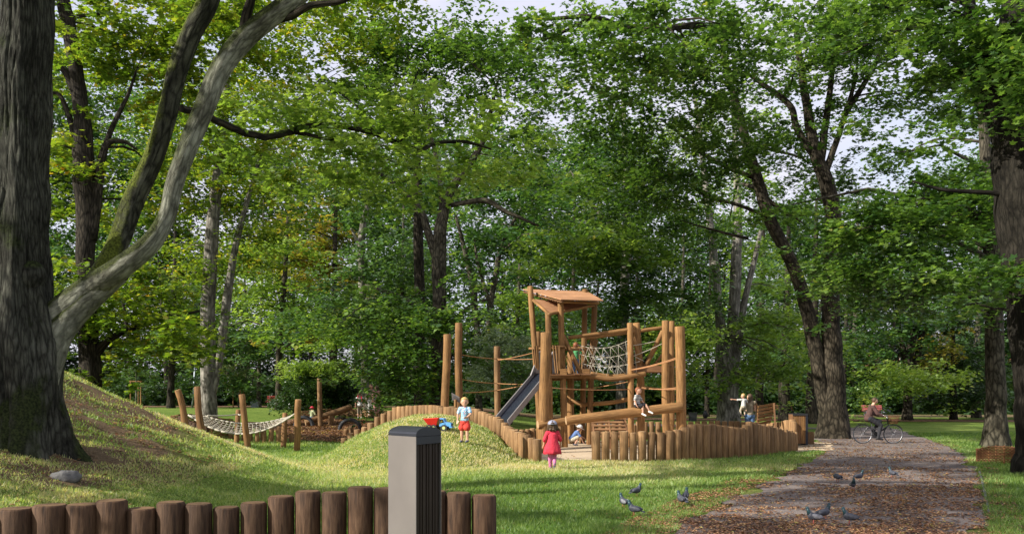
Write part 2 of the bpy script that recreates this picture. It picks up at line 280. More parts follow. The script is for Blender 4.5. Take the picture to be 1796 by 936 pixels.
# ------------------------------------------------------------------ object helpers
def tag(o, label=None, cat=None, group=None, kind=None):
    if label: o['label'] = label
    if cat: o['category'] = cat
    if group: o['group'] = group
    if kind: o['kind'] = kind
    return o
def thing(name, label, cat, loc=(0, 0, 0), rz=0, group=None):
    o = bpy.data.objects.new(name, None); C.objects.link(o); o.empty_display_size = .2
    o.location = loc; o.rotation_euler = (0, 0, rz)
    return tag(o, label, cat, group)
def setparent(o, par):
    """parts are written in world space when the parent stands elsewhere"""
    o.parent = par
class MB:
    """collects shapes for ONE mesh object, with uv (u round, v along) and material slots"""
    def __init__(s): s.v = []; s.f = []; s.uv = []; s.m = []; s.sm = []
    def face(s, idx, uvs, mi=0, sm=False): s.f.append(idx); s.uv.append(uvs); s.m.append(mi); s.sm.append(sm)
    def tube(s, pts, rad, n=12, caps=True, mi=0, endmi=0, wob=0, seed=0, cham=0, squash=None, flare=None):
        pts = [Vector(p) for p in pts]
        if not hasattr(rad, '__len__'): rad = [rad]*len(pts)
        rad = list(rad)
        if cham:
            d0 = (pts[1]-pts[0]).normalized(); d1 = (pts[-1]-pts[-2]).normalized()
            pts = [pts[0]]+[pts[0]+d0*cham]+pts[1:-1]+[pts[-1]-d1*cham, pts[-1]]
            rad = [rad[0]-cham, rad[0]]+rad[1:-1]+[rad[-1], rad[-1]-cham]
        t0 = (pts[1]-pts[0]).normalized(); up = Vector((0, 0, 1)) if abs(t0.z) < .9 else Vector((1, 0, 0))
        a = t0.cross(up).normalized(); base = len(s.v); L = 0; vs = []
        for i, p in enumerate(pts):
            t = (pts[min(i+1, len(pts)-1)]-pts[max(i-1, 0)]).normalized()
            a = (a-t*a.dot(t)).normalized(); b = t.cross(a)
            if i: L += (p-pts[i-1]).length
            vs.append(L)
            for k in range(n):
                th = 2*PI*k/n; r = rad[i]
                if flare: r *= flare(i, L, th)
                if wob: r *= 1+wob*mnoise.noise(Vector((math.cos(th)*1.3+seed*7.1, math.sin(th)*1.3+seed*3.3, L*1.2+seed)))
                q = p+a*(math.cos(th)*r)+b*(math.sin(th)*r)
                s.v.append(q)
        rm = max(rad)
        for i in range(len(pts)-1):
            for k in range(n):
                k2 = (k+1) % n
                u0, u1 = k/n*2*PI*rm, (k+1)/n*2*PI*rm
                s.face((base+i*n+k, base+i*n+k2, base+(i+1)*n+k2, base+(i+1)*n+k), [(u0, vs[i]), (u1, vs[i]), (u1, vs[i+1]), (u0, vs[i+1])], mi, True)
        if caps:
            for ring, rev in ((0, True), (len(pts)-1, False)):
                idx = [base+ring*n+k for k in range(n)]
                uv = [(math.cos(2*PI*k/n)*rm, math.sin(2*PI*k/n)*rm) for k in range(n)]
                if rev: idx.reverse(); uv.reverse()
                s.face(tuple(idx), uv, endmi)
        return s
    def box(s, c, size, rot=None, mi=0, bev=0):
        c = Vector(c); h = Vector(size)/2; M3 = rot.to_matrix() if rot is not None and not isinstance(rot, Matrix) else (rot or Matrix.Identity(3))
        b0 = len(s.v)
        co = [Vector((x*h.x, y*h.y, z*h.z)) for x in (-1, 1) for y in (-1, 1) for z in (-1, 1)]
        for q in co: s.v.append(c+M3 @ q)
        ax = max(range(3), key=lambda k: size[k])
        for f in ((0, 1, 3, 2), (4, 6, 7, 5), (0, 4, 5, 1), (2, 3, 7, 6), (0, 2, 6, 4), (1, 5, 7, 3)):
            uv = []
            for i in f:
                q = co[i]; o = [q[k] for k in range(3) if k != ax]
                uv.append((o[0]+o[1]*1.0, q[ax]))
            s.face(tuple(b0+i for i in f), uv, mi)
        return s
    def beam(s, a, b, w, h, mi=0, roll=0):
        a = Vector(a); b = Vector(b); d = b-a; q = d.to_track_quat('Y', 'Z')
        if roll: q = q @ Matrix.Rotation(roll, 3, 'Y').to_quaternion()
        return s.box((a+b)/2, (w, d.length, h), q.to_matrix(), mi)
    def poly(s, pts, mi=0):
        b0 = len(s.v); s.v += [Vector(p) for p in pts]
        s.face(tuple(range(b0, b0+len(pts))), [(p[0], p[1]) for p in pts], mi); return s
    def prism(s, pts, off, mi=0):
        """polygon pts extruded by vector off"""
        off = Vector(off); n = len(pts); b0 = len(s.v); s.v += [Vector(p) for p in pts]+[Vector(p)+off for p in pts]
        pv = [(Vector(p)-Vector(pts[0])) for p in pts]; ex = (pv[1]).normalized(); nrm = off.normalized(); ey = nrm.cross(ex)
        uv = [(v.dot(ex), v.dot(ey)) for v in pv]
        s.face(tuple(range(b0+n-1, b0-1, -1)), uv[::-1], mi); s.face(tuple(range(b0+n, b0+2*n)), uv, mi)
        for i in range(n):
            j = (i+1) % n; L = (Vector(pts[j])-Vector(pts[i])).length
            s.face((b0+i, b0+j, b0+n+j, b0+n+i), [(0, 0), (0, L), (off.length, L), (off.length, 0)], mi)
        return s
    def ball(s, c, r, n=12, m=8, mi=0, rot=None, f=None):
        c = Vector(c); r = Vector(r) if hasattr(r, '__len__') else Vector((r, r, r)); b0 = len(s.v)
        for i in range(m+1):
            ph = PI*i/m
            for k in range(n):
                th = 2*PI*k/n; q = Vector((math.sin(ph)*math.cos(th), math.sin(ph)*math.sin(th), math.cos(ph)))
                k_ = f(q) if f else 1
                q = Vector((q.x*r.x, q.y*r.y, q.z*r.z))*k_
                if rot is not None: q = rot @ q
                s.v.append(c+q)
        for i in range(m):
            for k in range(n):
                k2 = (k+1) % n
                s.face((b0+i*n+k, b0+(i+1)*n+k, b0+(i+1)*n+k2, b0+i*n+k2), [(k/n, i/m), (k/n, (i+1)/m), ((k+1)/n, (i+1)/m), ((k+1)/n, i/m)], mi, True)
        return s
    def build(s, name, mats, par=None, smooth=None):
        me = bpy.data.meshes.new(name); me.from_pydata([tuple(v) for v in s.v], [], s.f)
        mats = mats if isinstance(mats, (list, tuple)) else [mats]
        for m in mats: me.materials.append(M[m] if isinstance(m, str) else m)
        uvl = me.uv_layers.new(name='UVMap')
        uvl.data.foreach_set('uv', [c for u in s.uv for p in u for c in p])
        me.polygons.foreach_set('material_index', [min(i, len(mats)-1) for i in s.m]); me.polygons.foreach_set('use_smooth', s.sm if smooth is None else [smooth]*len(s.sm))
        me.validate(); me.update()
        o = bpy.data.objects.new(name, me); C.objects.link(o)
        if par is not None:
            o.parent = par
            o.matrix_parent_inverse = Matrix.Identity(4)
        return o
def rel(o, par):
    """mesh was written in world space: keep it there under a parent placed at its base"""
    o.parent = par
    o.matrix_parent_inverse = (Matrix.Translation(par.location) @ par.rotation_euler.to_matrix().to_4x4()).inverted(); return o
def bw(mb, name, mats, par, smooth=None):
    return rel(mb.build(name, mats, None, smooth), par)

# ------------------------------------------------------------------ ground sheets
def in_poly(x, y, poly):
    x = np.asarray(x); y = np.asarray(y); ins = np.zeros(x.shape, bool); n = len(poly); j = n-1
    for i in range(n):
        xi, yi = poly[i]; xj, yj = poly[j]
        c = ((yi > y) != (yj > y)) & (x < (xj-xi)*(y-yi)/(yj-yi+1e-12)+xi); ins ^= c; j = i
    return ins
def gpx(px, py): # pixel on the flat ground
    d = EYE*F/(py-HY); return (X(px, d), d)
path_px = [(1080, 1020), (1165, 945), (1205, 915), (1270, 880), (1340, 846), (1400, 818), (1443, 797), (1452, 786), (1445, 778), (1425, 771), (1420, 764),
           (1440, 757), (1480, 750), (1540, 747), (1572, 752), (1600, 762), (1650, 778), (1697, 800), (1712, 825), (1724, 880), (1736, 940), (1755, 1020)]
PATH = [gpx(*p) for p in path_px]
NY, NX = 420, 420
ys = np.concatenate([np.linspace(-30, 4, 20)[:-1], 4+(np.linspace(0, 1, NY-19)**2.4)*340]); us = np.linspace(-1, 1, NX)
U, Yg = np.meshgrid(us, ys); Xg = U*(12+.95*np.clip(Yg, 0, None)); Zg = gz(Xg, Yg)
inpath = in_poly(Xg, Yg, PATH)
def np_mesh(name, co, faces_flat, starts, totals, mat, smooth=False, attrs=None):
    me = bpy.data.meshes.new(name); me.vertices.add(len(co)); me.vertices.foreach_set('co', np.ascontiguousarray(co, np.float32).ravel())
    me.loops.add(len(faces_flat)); me.loops.foreach_set('vertex_index', np.ascontiguousarray(faces_flat, np.int32))
    me.polygons.add(len(starts)); me.polygons.foreach_set('loop_start', np.ascontiguousarray(starts, np.int32))
    try: me.polygons.foreach_set('loop_total', np.ascontiguousarray(totals, np.int32))
    except Exception: pass
    me.update(calc_edges=True)
    if smooth: me.polygons.foreach_set('use_smooth', np.ones(len(starts), bool))
    for k, (dom, arr) in (attrs or {}).items():
        a = me.attributes.new(k, 'FLOAT', dom); a.data.foreach_set('value', np.ascontiguousarray(arr, np.float32))
    me.materials.append(mat)
    o = bpy.data.objects.new(name, me); C.objects.link(o); return o
ny, nx = U.shape
ii = np.arange(ny*nx).reshape(ny, nx)
quads = np.stack([ii[:-1, :-1], ii[:-1, 1:], ii[1:, 1:], ii[1:, :-1]], -1).reshape(-1, 4)
soil = np.zeros(Xg.shape)
soil += .55*sstep(.2, 1.3, Zg)*(Yg < 30)*(Xg < -4)                      # worn, leaf strewn slope of the hill
soil += .75*np.exp(-(((Xg+7.35)**2+(Yg-13)**2)/2.2**2))
soil += .5*np.exp(-((Yg-78)/9)**2)*(Yg > 55)                              # worn ground under the far trees
soil += .30*((np.abs(Xg-9) < 7) & (Yg < 16))
soil += .35*np.exp(-(((Xg+2.6)**2+(Yg-22)**2)/1.4**2))
ground = np_mesh('ground', np.stack([Xg, Yg, Zg], -1).reshape(-1, 3), quads.ravel(), np.arange(len(quads))*4, np.full(len(quads), 4), M['ground'], True, {'soil': ('POINT', soil.ravel())})
tag(ground, kind='structure')
def sheet(name, poly, mat, dz, step=.5, kind='structure', jit=.12):
    """irregular edged sheet that follows the ground"""
    pts = []
    for i in range(len(poly)):
        a = Vector(poly[i]); b = Vector(poly[(i+1) % len(poly)]); n = max(1, int((b-a).length/step))
        for k in range(n):
            p = a.lerp(b, k/n); q = Vector((p.x, p.y, 0))*1.1
            pts.append((p.x+jit*mnoise.noise(q), p.y+jit*mnoise.noise(q+Vector((9, 3, 1)))))
    bm = bmesh.new(); vs = [bm.verts.new((x, y, 0)) for x, y in pts]; bm.faces.new(vs)
    bmesh.ops.triangulate(bm, faces=bm.faces[:])
    for _ in range(3):
        bmesh.ops.subdivide_edges(bm, edges=[e for e in bm.edges if e.calc_length() > 1.4], cuts=1, use_grid_fill=False)
        bmesh.ops.triangulate(bm, faces=bm.faces[:])
    for v in bm.verts: v.co.z = g(v.co.x, v.co.y)+dz
    for f in bm.faces:
        f.smooth = True
        if f.normal.z < 0: f.normal_flip()
    me = bpy.data.meshes.new(name); bm.to_mesh(me); bm.free(); me.materials.append(M[mat])
    o = bpy.data.objects.new(name, me); C.objects.link(o); return tag(o, kind=kind)
sheet('path', PATH, 'path', .012, jit=.45, step=.25)
SAND = [(X(944, 22.1), 22.1), (X(1038, 22.4), 22.4), (X(1120, 22.5), 22.5), (X(1200, 22.8), 22.8), (X(1300, 24), 24), (X(1350, 25.2), 25.2), (X(1388, 27), 27), (X(1370, 29.5), 29.5), (X(1300, 31.5), 31.5), (X(1150, 32.5), 32.5), (X(980, 32.3), 32.3), (X(860, 31), 31), (X(800, 28.5), 28.5), (X(862, 25.3), 25.3), (X(906, 23.3), 23.3)]
sheet('play_area_sand', SAND, 'sand', .02, jit=.02)
SANDP = [(X(1396, 25.5), 25.5), (X(1425, 26.2), 26.2), (X(1462, 27), 27), (X(1458, 31), 31), (X(1400, 32), 32), (X(1392, 28), 28)]
sheet('sand_path', SANDP, 'sand', .017)
MULCH = [(X(505, 33), 33), (X(600, 31.2), 31.2), (X(640, 31.4), 31.4), (X(690, 32), 32), (X(680, 40), 40), (X(600, 42.5), 42.5), (X(530, 42.5), 42.5), (X(470, 40), 40)]
tag(sheet('bark_mulch', MULCH, 'mulch', .02), kind='stuff')
FARP = [(-60, 70), (-20, 72), (0, 66), (12, 62), (30, 58), (60, 55), (60, 60), (30, 64), (12, 69), (0, 74), (-20, 82), (-60, 80)]
sheet('far_path', FARP, 'mulch', .03, 4)
FARP2 = [(2, 52), (10, 47.5), (16, 45), (17, 46), (16, 49), (11, 52.5), (2, 56)]
sheet('leafy_path', FARP2, 'path', .014, 1)

# ------------------------------------------------------------------ grass and litter (numpy)
rng = np.random.default_rng(3)
def vnoise(x, y, s, seed=0):
    """cheap smooth value noise"""
    r = np.random.default_rng(seed); T = r.random((64, 64)); x = x/s; y = y/s
    xi = np.floor(x).astype(int); yi = np.floor(y).astype(int); fx = x-xi; fy = y-yi; fx = fx*fx*(3-2*fx); fy = fy*fy*(3-2*fy)
    a = T[xi % 64, yi % 64]; b = T[(xi+1) % 64, yi % 64]; c = T[xi % 64, (yi+1) % 64]; d = T[(xi+1) % 64, (yi+1) % 64]
    return (a*(1-fx)+b*fx)*(1-fy)+(c*(1-fx)+d*fx)*fy
def grass(N=780000):
    # density falls with distance so that it stays even in the picture
    u = rng.random(N); y = 7.0*np.exp(u*math.log(40/7.0)); x = (rng.random(N)*2-1)*(.64*y+.6)
    bad = in_poly(x+.25*(vnoise(x, y, .6, 4)-.5), y, PATH) | in_poly(x, y, SAND) | in_poly(x, y, MULCH) | in_poly(x, y, SANDP)
    z = gz(x, y); z1 = gz(x+.25, y)
    hill = (x < -5) & (z > .45) & (y < 30)
    keep = ~bad & ~(hill & (.6*vnoise(x, y, 1.1, 8)+.55*vnoise(x, y, .28, 9) > .27+.55*rng.random(N))) & (np.abs(z-z1) < .35)
    fringe = vnoise(x, y, .8, 12)
    nearpath = (x > 2.2) & (y < 17) & (x-(-6.2+y*.0) > 0) & in_poly(x+.9, y, PATH) & (fringe < .62)
    keep &= ~nearpath
    x, y, z = x[keep], y[keep], z[keep]; n = len(x)
    tuft = vnoise(x, y, .5, 2); big = vnoise(x, y, 2.5, 3)
    h = (.028+.062*rng.random(n)**2)*(.5+.9*tuft)*(1+.15*(y > 14))*np.where((z > .15), .72, 1)
    w = .003+.00044*y
    az = rng.random(n)*2*PI; lean = rng.normal(0, .55, (n, 2))*h[:, None]
    bx, by = np.cos(az)*w, np.sin(az)*w
    co = np.empty((n, 3, 3)); co[:, 0] = np.stack([x-bx, y-by, z-.005], -1); co[:, 1] = np.stack([x+bx, y+by, z-.005], -1); co[:, 2] = np.stack([x+lean[:, 0], y+lean[:, 1], z+h], -1)
    dry_sunlit = sstep(.45, .9, big)*.30+.34*((x < -5) & (z > .3))*vnoise(x, y, .9, 41)**.8+.46*np.exp(-(((x+2.5)/5)**2+((y-22)/4.5)**2))+.28*np.exp(-(((x-4)/9)**2+((y-21)/3)**2))  # straw patches, plus sunlit brightness painted into mound and lawn blades
    rnd = np.clip(rng.random(n)*.55+.2*(tuft)+dry_sunlit, 0, 1)
    o = np_mesh('grass', co.reshape(-1, 3), np.arange(n*3), np.arange(n)*3, np.full(n, 3), M['grassblade'], False, {'rnd': ('FACE', rnd)})
    tag(o, 'short park grass, lush green in shade and straw coloured on the slopes, sunlit tone painted round the mound', 'grass', kind='stuff')
grass()
def litter(N, name, region, label, size=(.03, .07)):
    x, y, wgt = region(N); keep = rng.random(len(x)) < wgt; x, y = x[keep], y[keep]; n = len(x); z = gz(x, y)+.022
    s = (size[0]+(size[1]-size[0])*rng.random(n))*(1+.02*np.clip(y-12, 0, 30)); az = rng.random(n)*2*PI; curl = rng.random(n)*.5
    base = np.array([[-.45, 0, 0], [0, -.33, .25], [.55, 0, .1], [0, .33, .3]])
    co = np.empty((n, 4, 3)); ca, sa = np.cos(az), np.sin(az)
    for k in range(4):
        bx, by, bz = base[k]; co[:, k, 0] = x+(bx*ca-by*sa)*s; co[:, k, 1] = y+(bx*sa+by*ca)*s; co[:, k, 2] = z+bz*s*(.3+curl)*1.3
    f = (np.arange(n)[:, None]*4+np.array([0, 1, 2, 0, 2, 3])[None]).ravel()
    o = np_mesh(name, co.reshape(-1, 3), f, np.arange(n*2)*3, np.full(n*2, 3), M['litter'], False, {'rnd': ('FACE', np.repeat(rng.random(n), 2))})
    tag(o, label, 'fallen leaves', kind='stuff')
def reg_path(N):
    u = rng.random(N); y = 9*np.exp(u*math.log(34/9)); x = X(1040, y)+rng.random(N)*(X(1800, y)-X(1040, y))
    ip = in_poly(x, y, PATH); ed = in_poly(x+.8, y, PATH) | in_poly(x-.5, y, PATH)
    w = np.where(ip, np.clip((vnoise(x, y, 1.5, 21)+.7*vnoise(x, y, .3, 22)-.45)*1.5, .05, 1), np.where(ed, .7*vnoise(x, y, .7, 23)+.2, .015))
    w = np.where(y > 20, w*.45, w)
    return x, y, w
def reg_hill(N):
    x = -14+rng.random(N)*22; y = 9+rng.random(N)*17; z = gz(x, y)
    w = np.where((x < -4.5) & (z > .35), 1.0*(.6*vnoise(x, y, 1.2, 31)+.5*vnoise(x, y, .3, 32))**2, .02); return x, y, w
litter(84000, 'fallen_leaves', reg_path, 'brown and orange dead leaves strewn over the shaded path')
litter(60000, 'fallen_leaves', reg_hill, 'scattered brown leaves and twigs on the grassy hill slope', (.03, .08))
def reg_mulch(N):
    x = rng.random(N)*7-10.5; y = 31+rng.random(N)*11; w = np.where(in_poly(x, y, MULCH), .9, 0); return x, y, w
litter(9000, 'wood_chips', reg_mulch, 'brown wood chips under the seesaw', (.06, .12))

# ------------------------------------------------------------------ trees
MAPLE = np.array([(0, -.02, 0), (.10, .18, .02), (.42, .12, .05), (.30, .36, .02), (.52, .58, .07), (.22, .60, .0), (0, 1.0, .05), (-.22, .60, 0), (-.52, .58, .07), (-.30, .36, .02), (-.42, .12, .05), (-.10, .18, .02)])
MAPLE[:, 1] -= .4
KITE = np.array([(0, -.5, 0), (.34, -.02, .10), (0, .55, -.04), (-.34, -.02, .10)])
def foliage(name, par, blobs, mat, size, seed, per=42, shape='kite', cr=.75, flat=.38, upw=1.0, tone=(0, 1), maxd=None):
    """blobs: (px, py, depth, rx px, ry px, rd m, clumps). Leaves gathered in layered sprays spread through the volume"""
    r = np.random.default_rng(seed); cen = []; rad = []
    for (px, py, d, rx, ry, rd, nc) in blobs:
        c = np.array(PX(px, py, d)); R3 = np.array([rx/F*d, rd, ry/F*d])
        nb = max(3, nc//6)     # boughs, each a flat layer of sprays with air between it and the next
        v = r.normal(size=(nb, 3)); v /= np.linalg.norm(v, axis=1)[:, None]; v *= (r.random(nb)**.42)[:, None]*(1+.14*r.normal(size=nb))[:, None]
        bi = r.integers(0, nb, nc); jv = r.normal(size=(nc, 3))*np.array([1.0, 1.0, .22])*cr*1.25; jv[:, 2] -= .10*(jv[:, 0]**2+jv[:, 1]**2)/cr
        lim = np.minimum(1, .62*R3/cr)[None]; q = c+(v*R3)[bi]+jv*np.array([lim[0, 0], lim[0, 1], 1]); q[:, 2] = np.maximum(q[:, 2], gz(q[:, 0], q[:, 1])+.25)
        cen.append(q); rad.append(cr*(.55+.9*r.random(nc)))
    cen = np.concatenate(cen); rad = np.concatenate(rad); nc = len(cen)
    k = r.poisson(per, nc); ci = np.repeat(np.arange(nc), k); n = len(ci)
    tilt = r.normal(0, .30, (nc, 2))
    off = r.normal(size=(n, 3)); off /= (np.linalg.norm(off, axis=1)[:, None]+1e-6); off *= (r.random(n)**.5)[:, None]
    off *= rad[ci][:, None]; off[:, 2] = off[:, 2]*flat + off[:, 0]*tilt[ci, 0]+off[:, 1]*tilt[ci, 1] - .18*(off[:, 0]**2+off[:, 1]**2)/rad[ci]
    p = cen[ci]+off; p[:, 2] = np.maximum(p[:, 2], gz(p[:, 0], p[:, 1])+.08)
    nr = r.normal(0, .55, (n, 3)); nr[:, 2] = np.abs(nr[:, 2])+upw; nr[:, :2] += off[:, :2]*.35; nr /= np.linalg.norm(nr, axis=1)[:, None]
    a = r.normal(size=(n, 3)); a -= nr*(a*nr).sum(1)[:, None]; a /= np.linalg.norm(a, axis=1)[:, None]; b = np.cross(nr, a)
    s = size*(.5+.85*r.random(n)); B = MAPLE if shape == 'maple' else KITE; m = len(B)
    co = p[:, None, :]+s[:, None, None]*(B[None, :, 0, None]*a[:, None]+B[None, :, 1, None]*b[:, None]+B[None, :, 2, None]*nr[:, None])
    clump = r.random(nc)[ci]; rv = np.clip(.5*clump+.5*r.random(n), 0, 1); rv = tone[0]+(tone[1]-tone[0])*rv
    if shape == 'maple':
        f = np.arange(n*m); st = np.arange(n)*m; tot = np.full(n, m); rr = rv
    else:
        f = (np.arange(n)[:, None]*4+np.array([0, 1, 2, 0, 2, 3])[None]).ravel(); st = np.arange(n*2)*3; tot = np.full(n*2, 3); rr = np.repeat(rv, 2)
    o = np_mesh(name, co.reshape(-1, 3), f, st, tot, M[mat], False, {'rnd': ('FACE', rr)})
    if par is not None: rel(o, par)
    return o, cen
def spline(pts, n=6):
    """Catmull-Rom through (x,y,z,r) points"""
    P = [np.array(p, float) for p in pts]; P = [2*P[0]-P[1]]+P+[2*P[-1]-P[-2]]; out = []
    for i in range(1, len(P)-2):
        for k in range(n):
            t = k/n; a, b, c, d = P[i-1], P[i], P[i+1], P[i+2]
            out.append(.5*((2*b)+(-a+c)*t+(2*a-5*b+4*c-d)*t*t+(-a+3*b-3*c+d)*t**3))
    out.append(P[-2]); return out
def limb(mb, pts, d, n=12, wob=.12, seed=0, flare=0, sub=6, jit=0):
    """pts: (px, py, width px[, depth])"""
    W_ = []
    for p in pts:
        dd = p[3] if len(p) > 3 else d
        W_.append((X(p[0], dd), dd, Z(p[1], dd), p[2]/2/F*dd))
    sp = spline(W_, sub)
    if jit:
        for i, q in enumerate(sp[1:-1]):
            v = mnoise.noise_vector(Vector((i*.45, seed*3.7, 1.3))); q[:3] += np.array(v)*jit*q[3]
    fl = None
    if flare:
        z0 = W_[0][2]
        def fl(i, L, th, f=flare): 
            return 1+f*math.exp(-L/.55)*(1+.45*math.cos(5*th+seed)+.3*math.cos(3*th+2.1*seed))
    mb.tube([q[:3] for q in sp], [max(.006, q[3]) for q in sp], n, True, wob=wob, seed=seed, flare=fl); return sp
def twigs(mb, stems, cen, r0, seed, n=14, w=.035):
    """curved boughs from the stems out to clump centres"""
    rr = random.Random(seed); allp = [q for s in stems for q in s[len(s)//3:]]
    if not len(cen) or not allp: return
    for i in rr.sample(range(len(cen)), min(n, len(cen))):
        c = Vector(cen[i]); best = min(allp, key=lambda q: (Vector(q[:3])-c).length+max(0, q[2]-c.z)*1.2); a = Vector(best[:3])
        if (c-a).length > r0 or (c-a).length < .5: continue
        r = min(best[3]*.5, w*(1+(c-a).length*.22)); mid = a.lerp(c, .5)+Vector((rr.uniform(-.3, .3), rr.uniform(-.3, .3), .12*(c-a).length)); q1 = a.lerp(mid, .5)+Vector((rr.uniform(-.2, .2), 0, .1))
        mb.tube([a, q1, mid, mid.lerp(c, .5)+Vector((0, 0, rr.uniform(-.15, .2))), c], [r, r*.8, r*.6, r*.4, r*.15], 6, False, wob=.1, seed=i)
def tree(label, base, d, stems, blobs, bk, leaf, size, seed, per=42, shape='kite', cr=.75, tone=(0, 1), tw=14, flare=.35, flat=.38, reach=7, group=None, name='tree', cat='tree', extra=None, jit=.35):
    bx = X(base, d); root = thing(name, label, cat, (bx, d, g(bx, d)), 0, group)
    mb = MB(); S = []
    for i, s in enumerate(stems):
        s = list(s)
        if i == 0:  # first stem starts in the ground
            s[0] = (s[0][0], HY+(EYE-(g(bx, d)-.25))*F/d, *s[0][2:])
        S.append(limb(mb, s, d, 20 if i == 0 else 12, .08, seed+i, flare if i == 0 else 0, jit=jit*.35))
    cens = []
    for j, bl in enumerate([blobs]+(extra or [])):
        if j: bl, lf, sz, tn = bl
        else: lf, sz, tn = leaf, size, tone
        o, cen = foliage('crown', root, bl, lf, sz, seed*11+j, per, shape, cr, flat, 1.0, tn); cens.append(cen)
    twigs(mb, S, np.concatenate(cens), reach, seed, tw)
    bw(mb, 'trunk', bk, root); return root

# --- the big old maple on the hill, two limbs reaching over the lawn
d = 13.0; bx = X(50, d); T1 = thing('maple_tree', 'huge rough barked maple on the grassy hill, its long pale limbs leaning over the lawn', 'tree', (bx, d, g(bx, d)))
mb = MB()
s0 = spline([(X(44, d), d, g(bx, d)-.5, .60), (X(44, d), d, Z(720, d), .55), (X(44, d), d, Z(600, d), .50), (X(38, d), d, Z(490, d), .41), (X(36, d), d, Z(330, d), .37), (X(40, d), d, Z(150, d), .36), (X(46, d), d, Z(0, d), .36), (X(50, d), d-.4, Z(-300, d), .26), (X(30, d), d-.6, Z(-700, d), .12)], 22)
def fl1(i, L, th):
    c = Vector((math.cos(th)*3.4, math.sin(th)*3.4, L*.55)); q = mnoise.noise(c*1.0+mnoise.noise_vector(c*.7)*.5); w = mnoise.noise(c*2.3+Vector((4, 1, 7)))
    return 1-.085*math.exp(-(q/.12)**2)-.04*math.exp(-(w/.14)**2)+.42*math.exp(-(L-.3)/.55)*(1+.5*math.cos(5*th+.6)+.3*math.cos(8*th))+.055*math.cos(7*th+1.2*math.sin(L*.5))+.05*math.cos(3*th+L*.35)
mb.tube([q[:3] for q in s0], [q[3] for q in s0], 150, True, wob=.20, seed=1, flare=fl1)
# knot scar
kx, kz = X(20, d), Z(385, d)
mb.ball((X(66, d), d-.16, Z(486, d)), (.20, .2, .24), 18, 12)
bw(mb, 'trunk', 'barkbig', T1)
mb = MB()
S1 = [s0]
S1.append(limb(mb, [(10, 680, 60, 13.25), (52, 610, 62, 13.2), (94, 562, 58, 13.1), (132, 528, 52, 13.0), (165, 502, 46, 12.9), (205, 474, 42, 12.5), (262, 428, 36, 12.3), (293, 378, 30, 12.3), (308, 318, 32, 12.3), (332, 252, 35, 12.3), (358, 190, 35, 12.3), (388, 120, 36, 12.3), (430, 66, 38, 12.3), (480, 26, 34, 12.2), (560, -40, 30, 12), (660, -160, 20, 11)], 12.6, 30, .10, 11, sub=8))
limb(mb, [(74, 720, 20, 13), (80, 680, 36, 13), (88, 630, 46, 13), (106, 582, 46, 13), (146, 536, 40, 12.95), (215, 482, 24, 12.65)], 12.7, 24, .14, 14, sub=6)
bw(mb, 'limb', 'barklimb', T1)
mb = MB()
S1.append(limb(mb, [(120, 545, 40, 13.4), (168, 492, 36, 13.6), (205, 430, 36, 14), (235, 350, 36, 14.2), (270, 275, 34, 14.2), (292, 205, 34, 14.2), (310, 130, 32, 14.2), (335, 60, 34, 14.2), (365, 5, 36, 14.2), (400, -100, 26, 14.2)], 14, 26, .14, 21, sub=8))
bw(mb, 'limb', 'barkmoss', T1)
mb = MB()
S1.append(limb(mb, [(318, 190, 13, 13.6), (352, 198, 12, 14), (388, 214, 13, 14.5), (424, 232, 13, 15), (470, 240, 12, 15.5), (508, 230, 12, 16), (560, 220, 10, 16.3), (620, 226, 9, 16.6), (672, 240, 9, 17), (728, 262, 9, 17.2), (770, 250, 7, 17.5), (820, 250, 6, 18), (862, 262, 3, 18)], 15, 10, .12, 31, jit=.5))
S1.append(limb(mb, [(508, 230, 9, 16), (540, 236, 7, 16), (575, 244, 5, 16), (600, 246, 3, 16)], 16, 8, .12, 33))
S1.append(limb(mb, [(655, 236, 6, 17), (640, 200, 5, 17.2), (612, 176, 4, 17.3), (580, 150, 2, 17.5)], 16, 8, .12, 35))
S1.append(limb(mb, [(700, 252, 6, 17), (725, 205, 5, 17), (722, 160, 3, 17), (735, 120, 2, 17)], 16, 8, .12, 36))
S1.append(limb(mb, [(430, 66, 22, 12.3), (432, 30, 18, 12.2), (445, -20, 14, 12), (450, -80, 10, 12)], 12, 12, .1, 34))
S1.append(limb(mb, [(470, 34, 20, 12.3), (510, 28, 15, 12.2), (545, 10, 12, 12), (600, 2, 10, 12), (640, -20, 6, 12)], 12, 12, .1, 37))
bw(mb, 'branch', 'barkdark', T1)
SPRAY = [(540, 200, 16.5, 100, 34, 1.4, 26), (650, 180, 17, 130, 50, 1.8, 44), (620, 262, 17, 110, 44, 1.6, 30), (760, 205, 17.6, 130, 62, 1.9, 50), (860, 262, 18, 70, 60, 1.4, 26), (580, 310, 17, 50, 50, 1.2, 14), (700, 305, 17.6, 90, 36, 1.6, 20), (430, 235, 15.2, 40, 30, .6, 8), (415, 280, 15.2, 12, 10, .3, 2)]
foliage('crown', T1, SPRAY, 'leaf_bright', .135, 41, 34, 'maple', .46, .34)
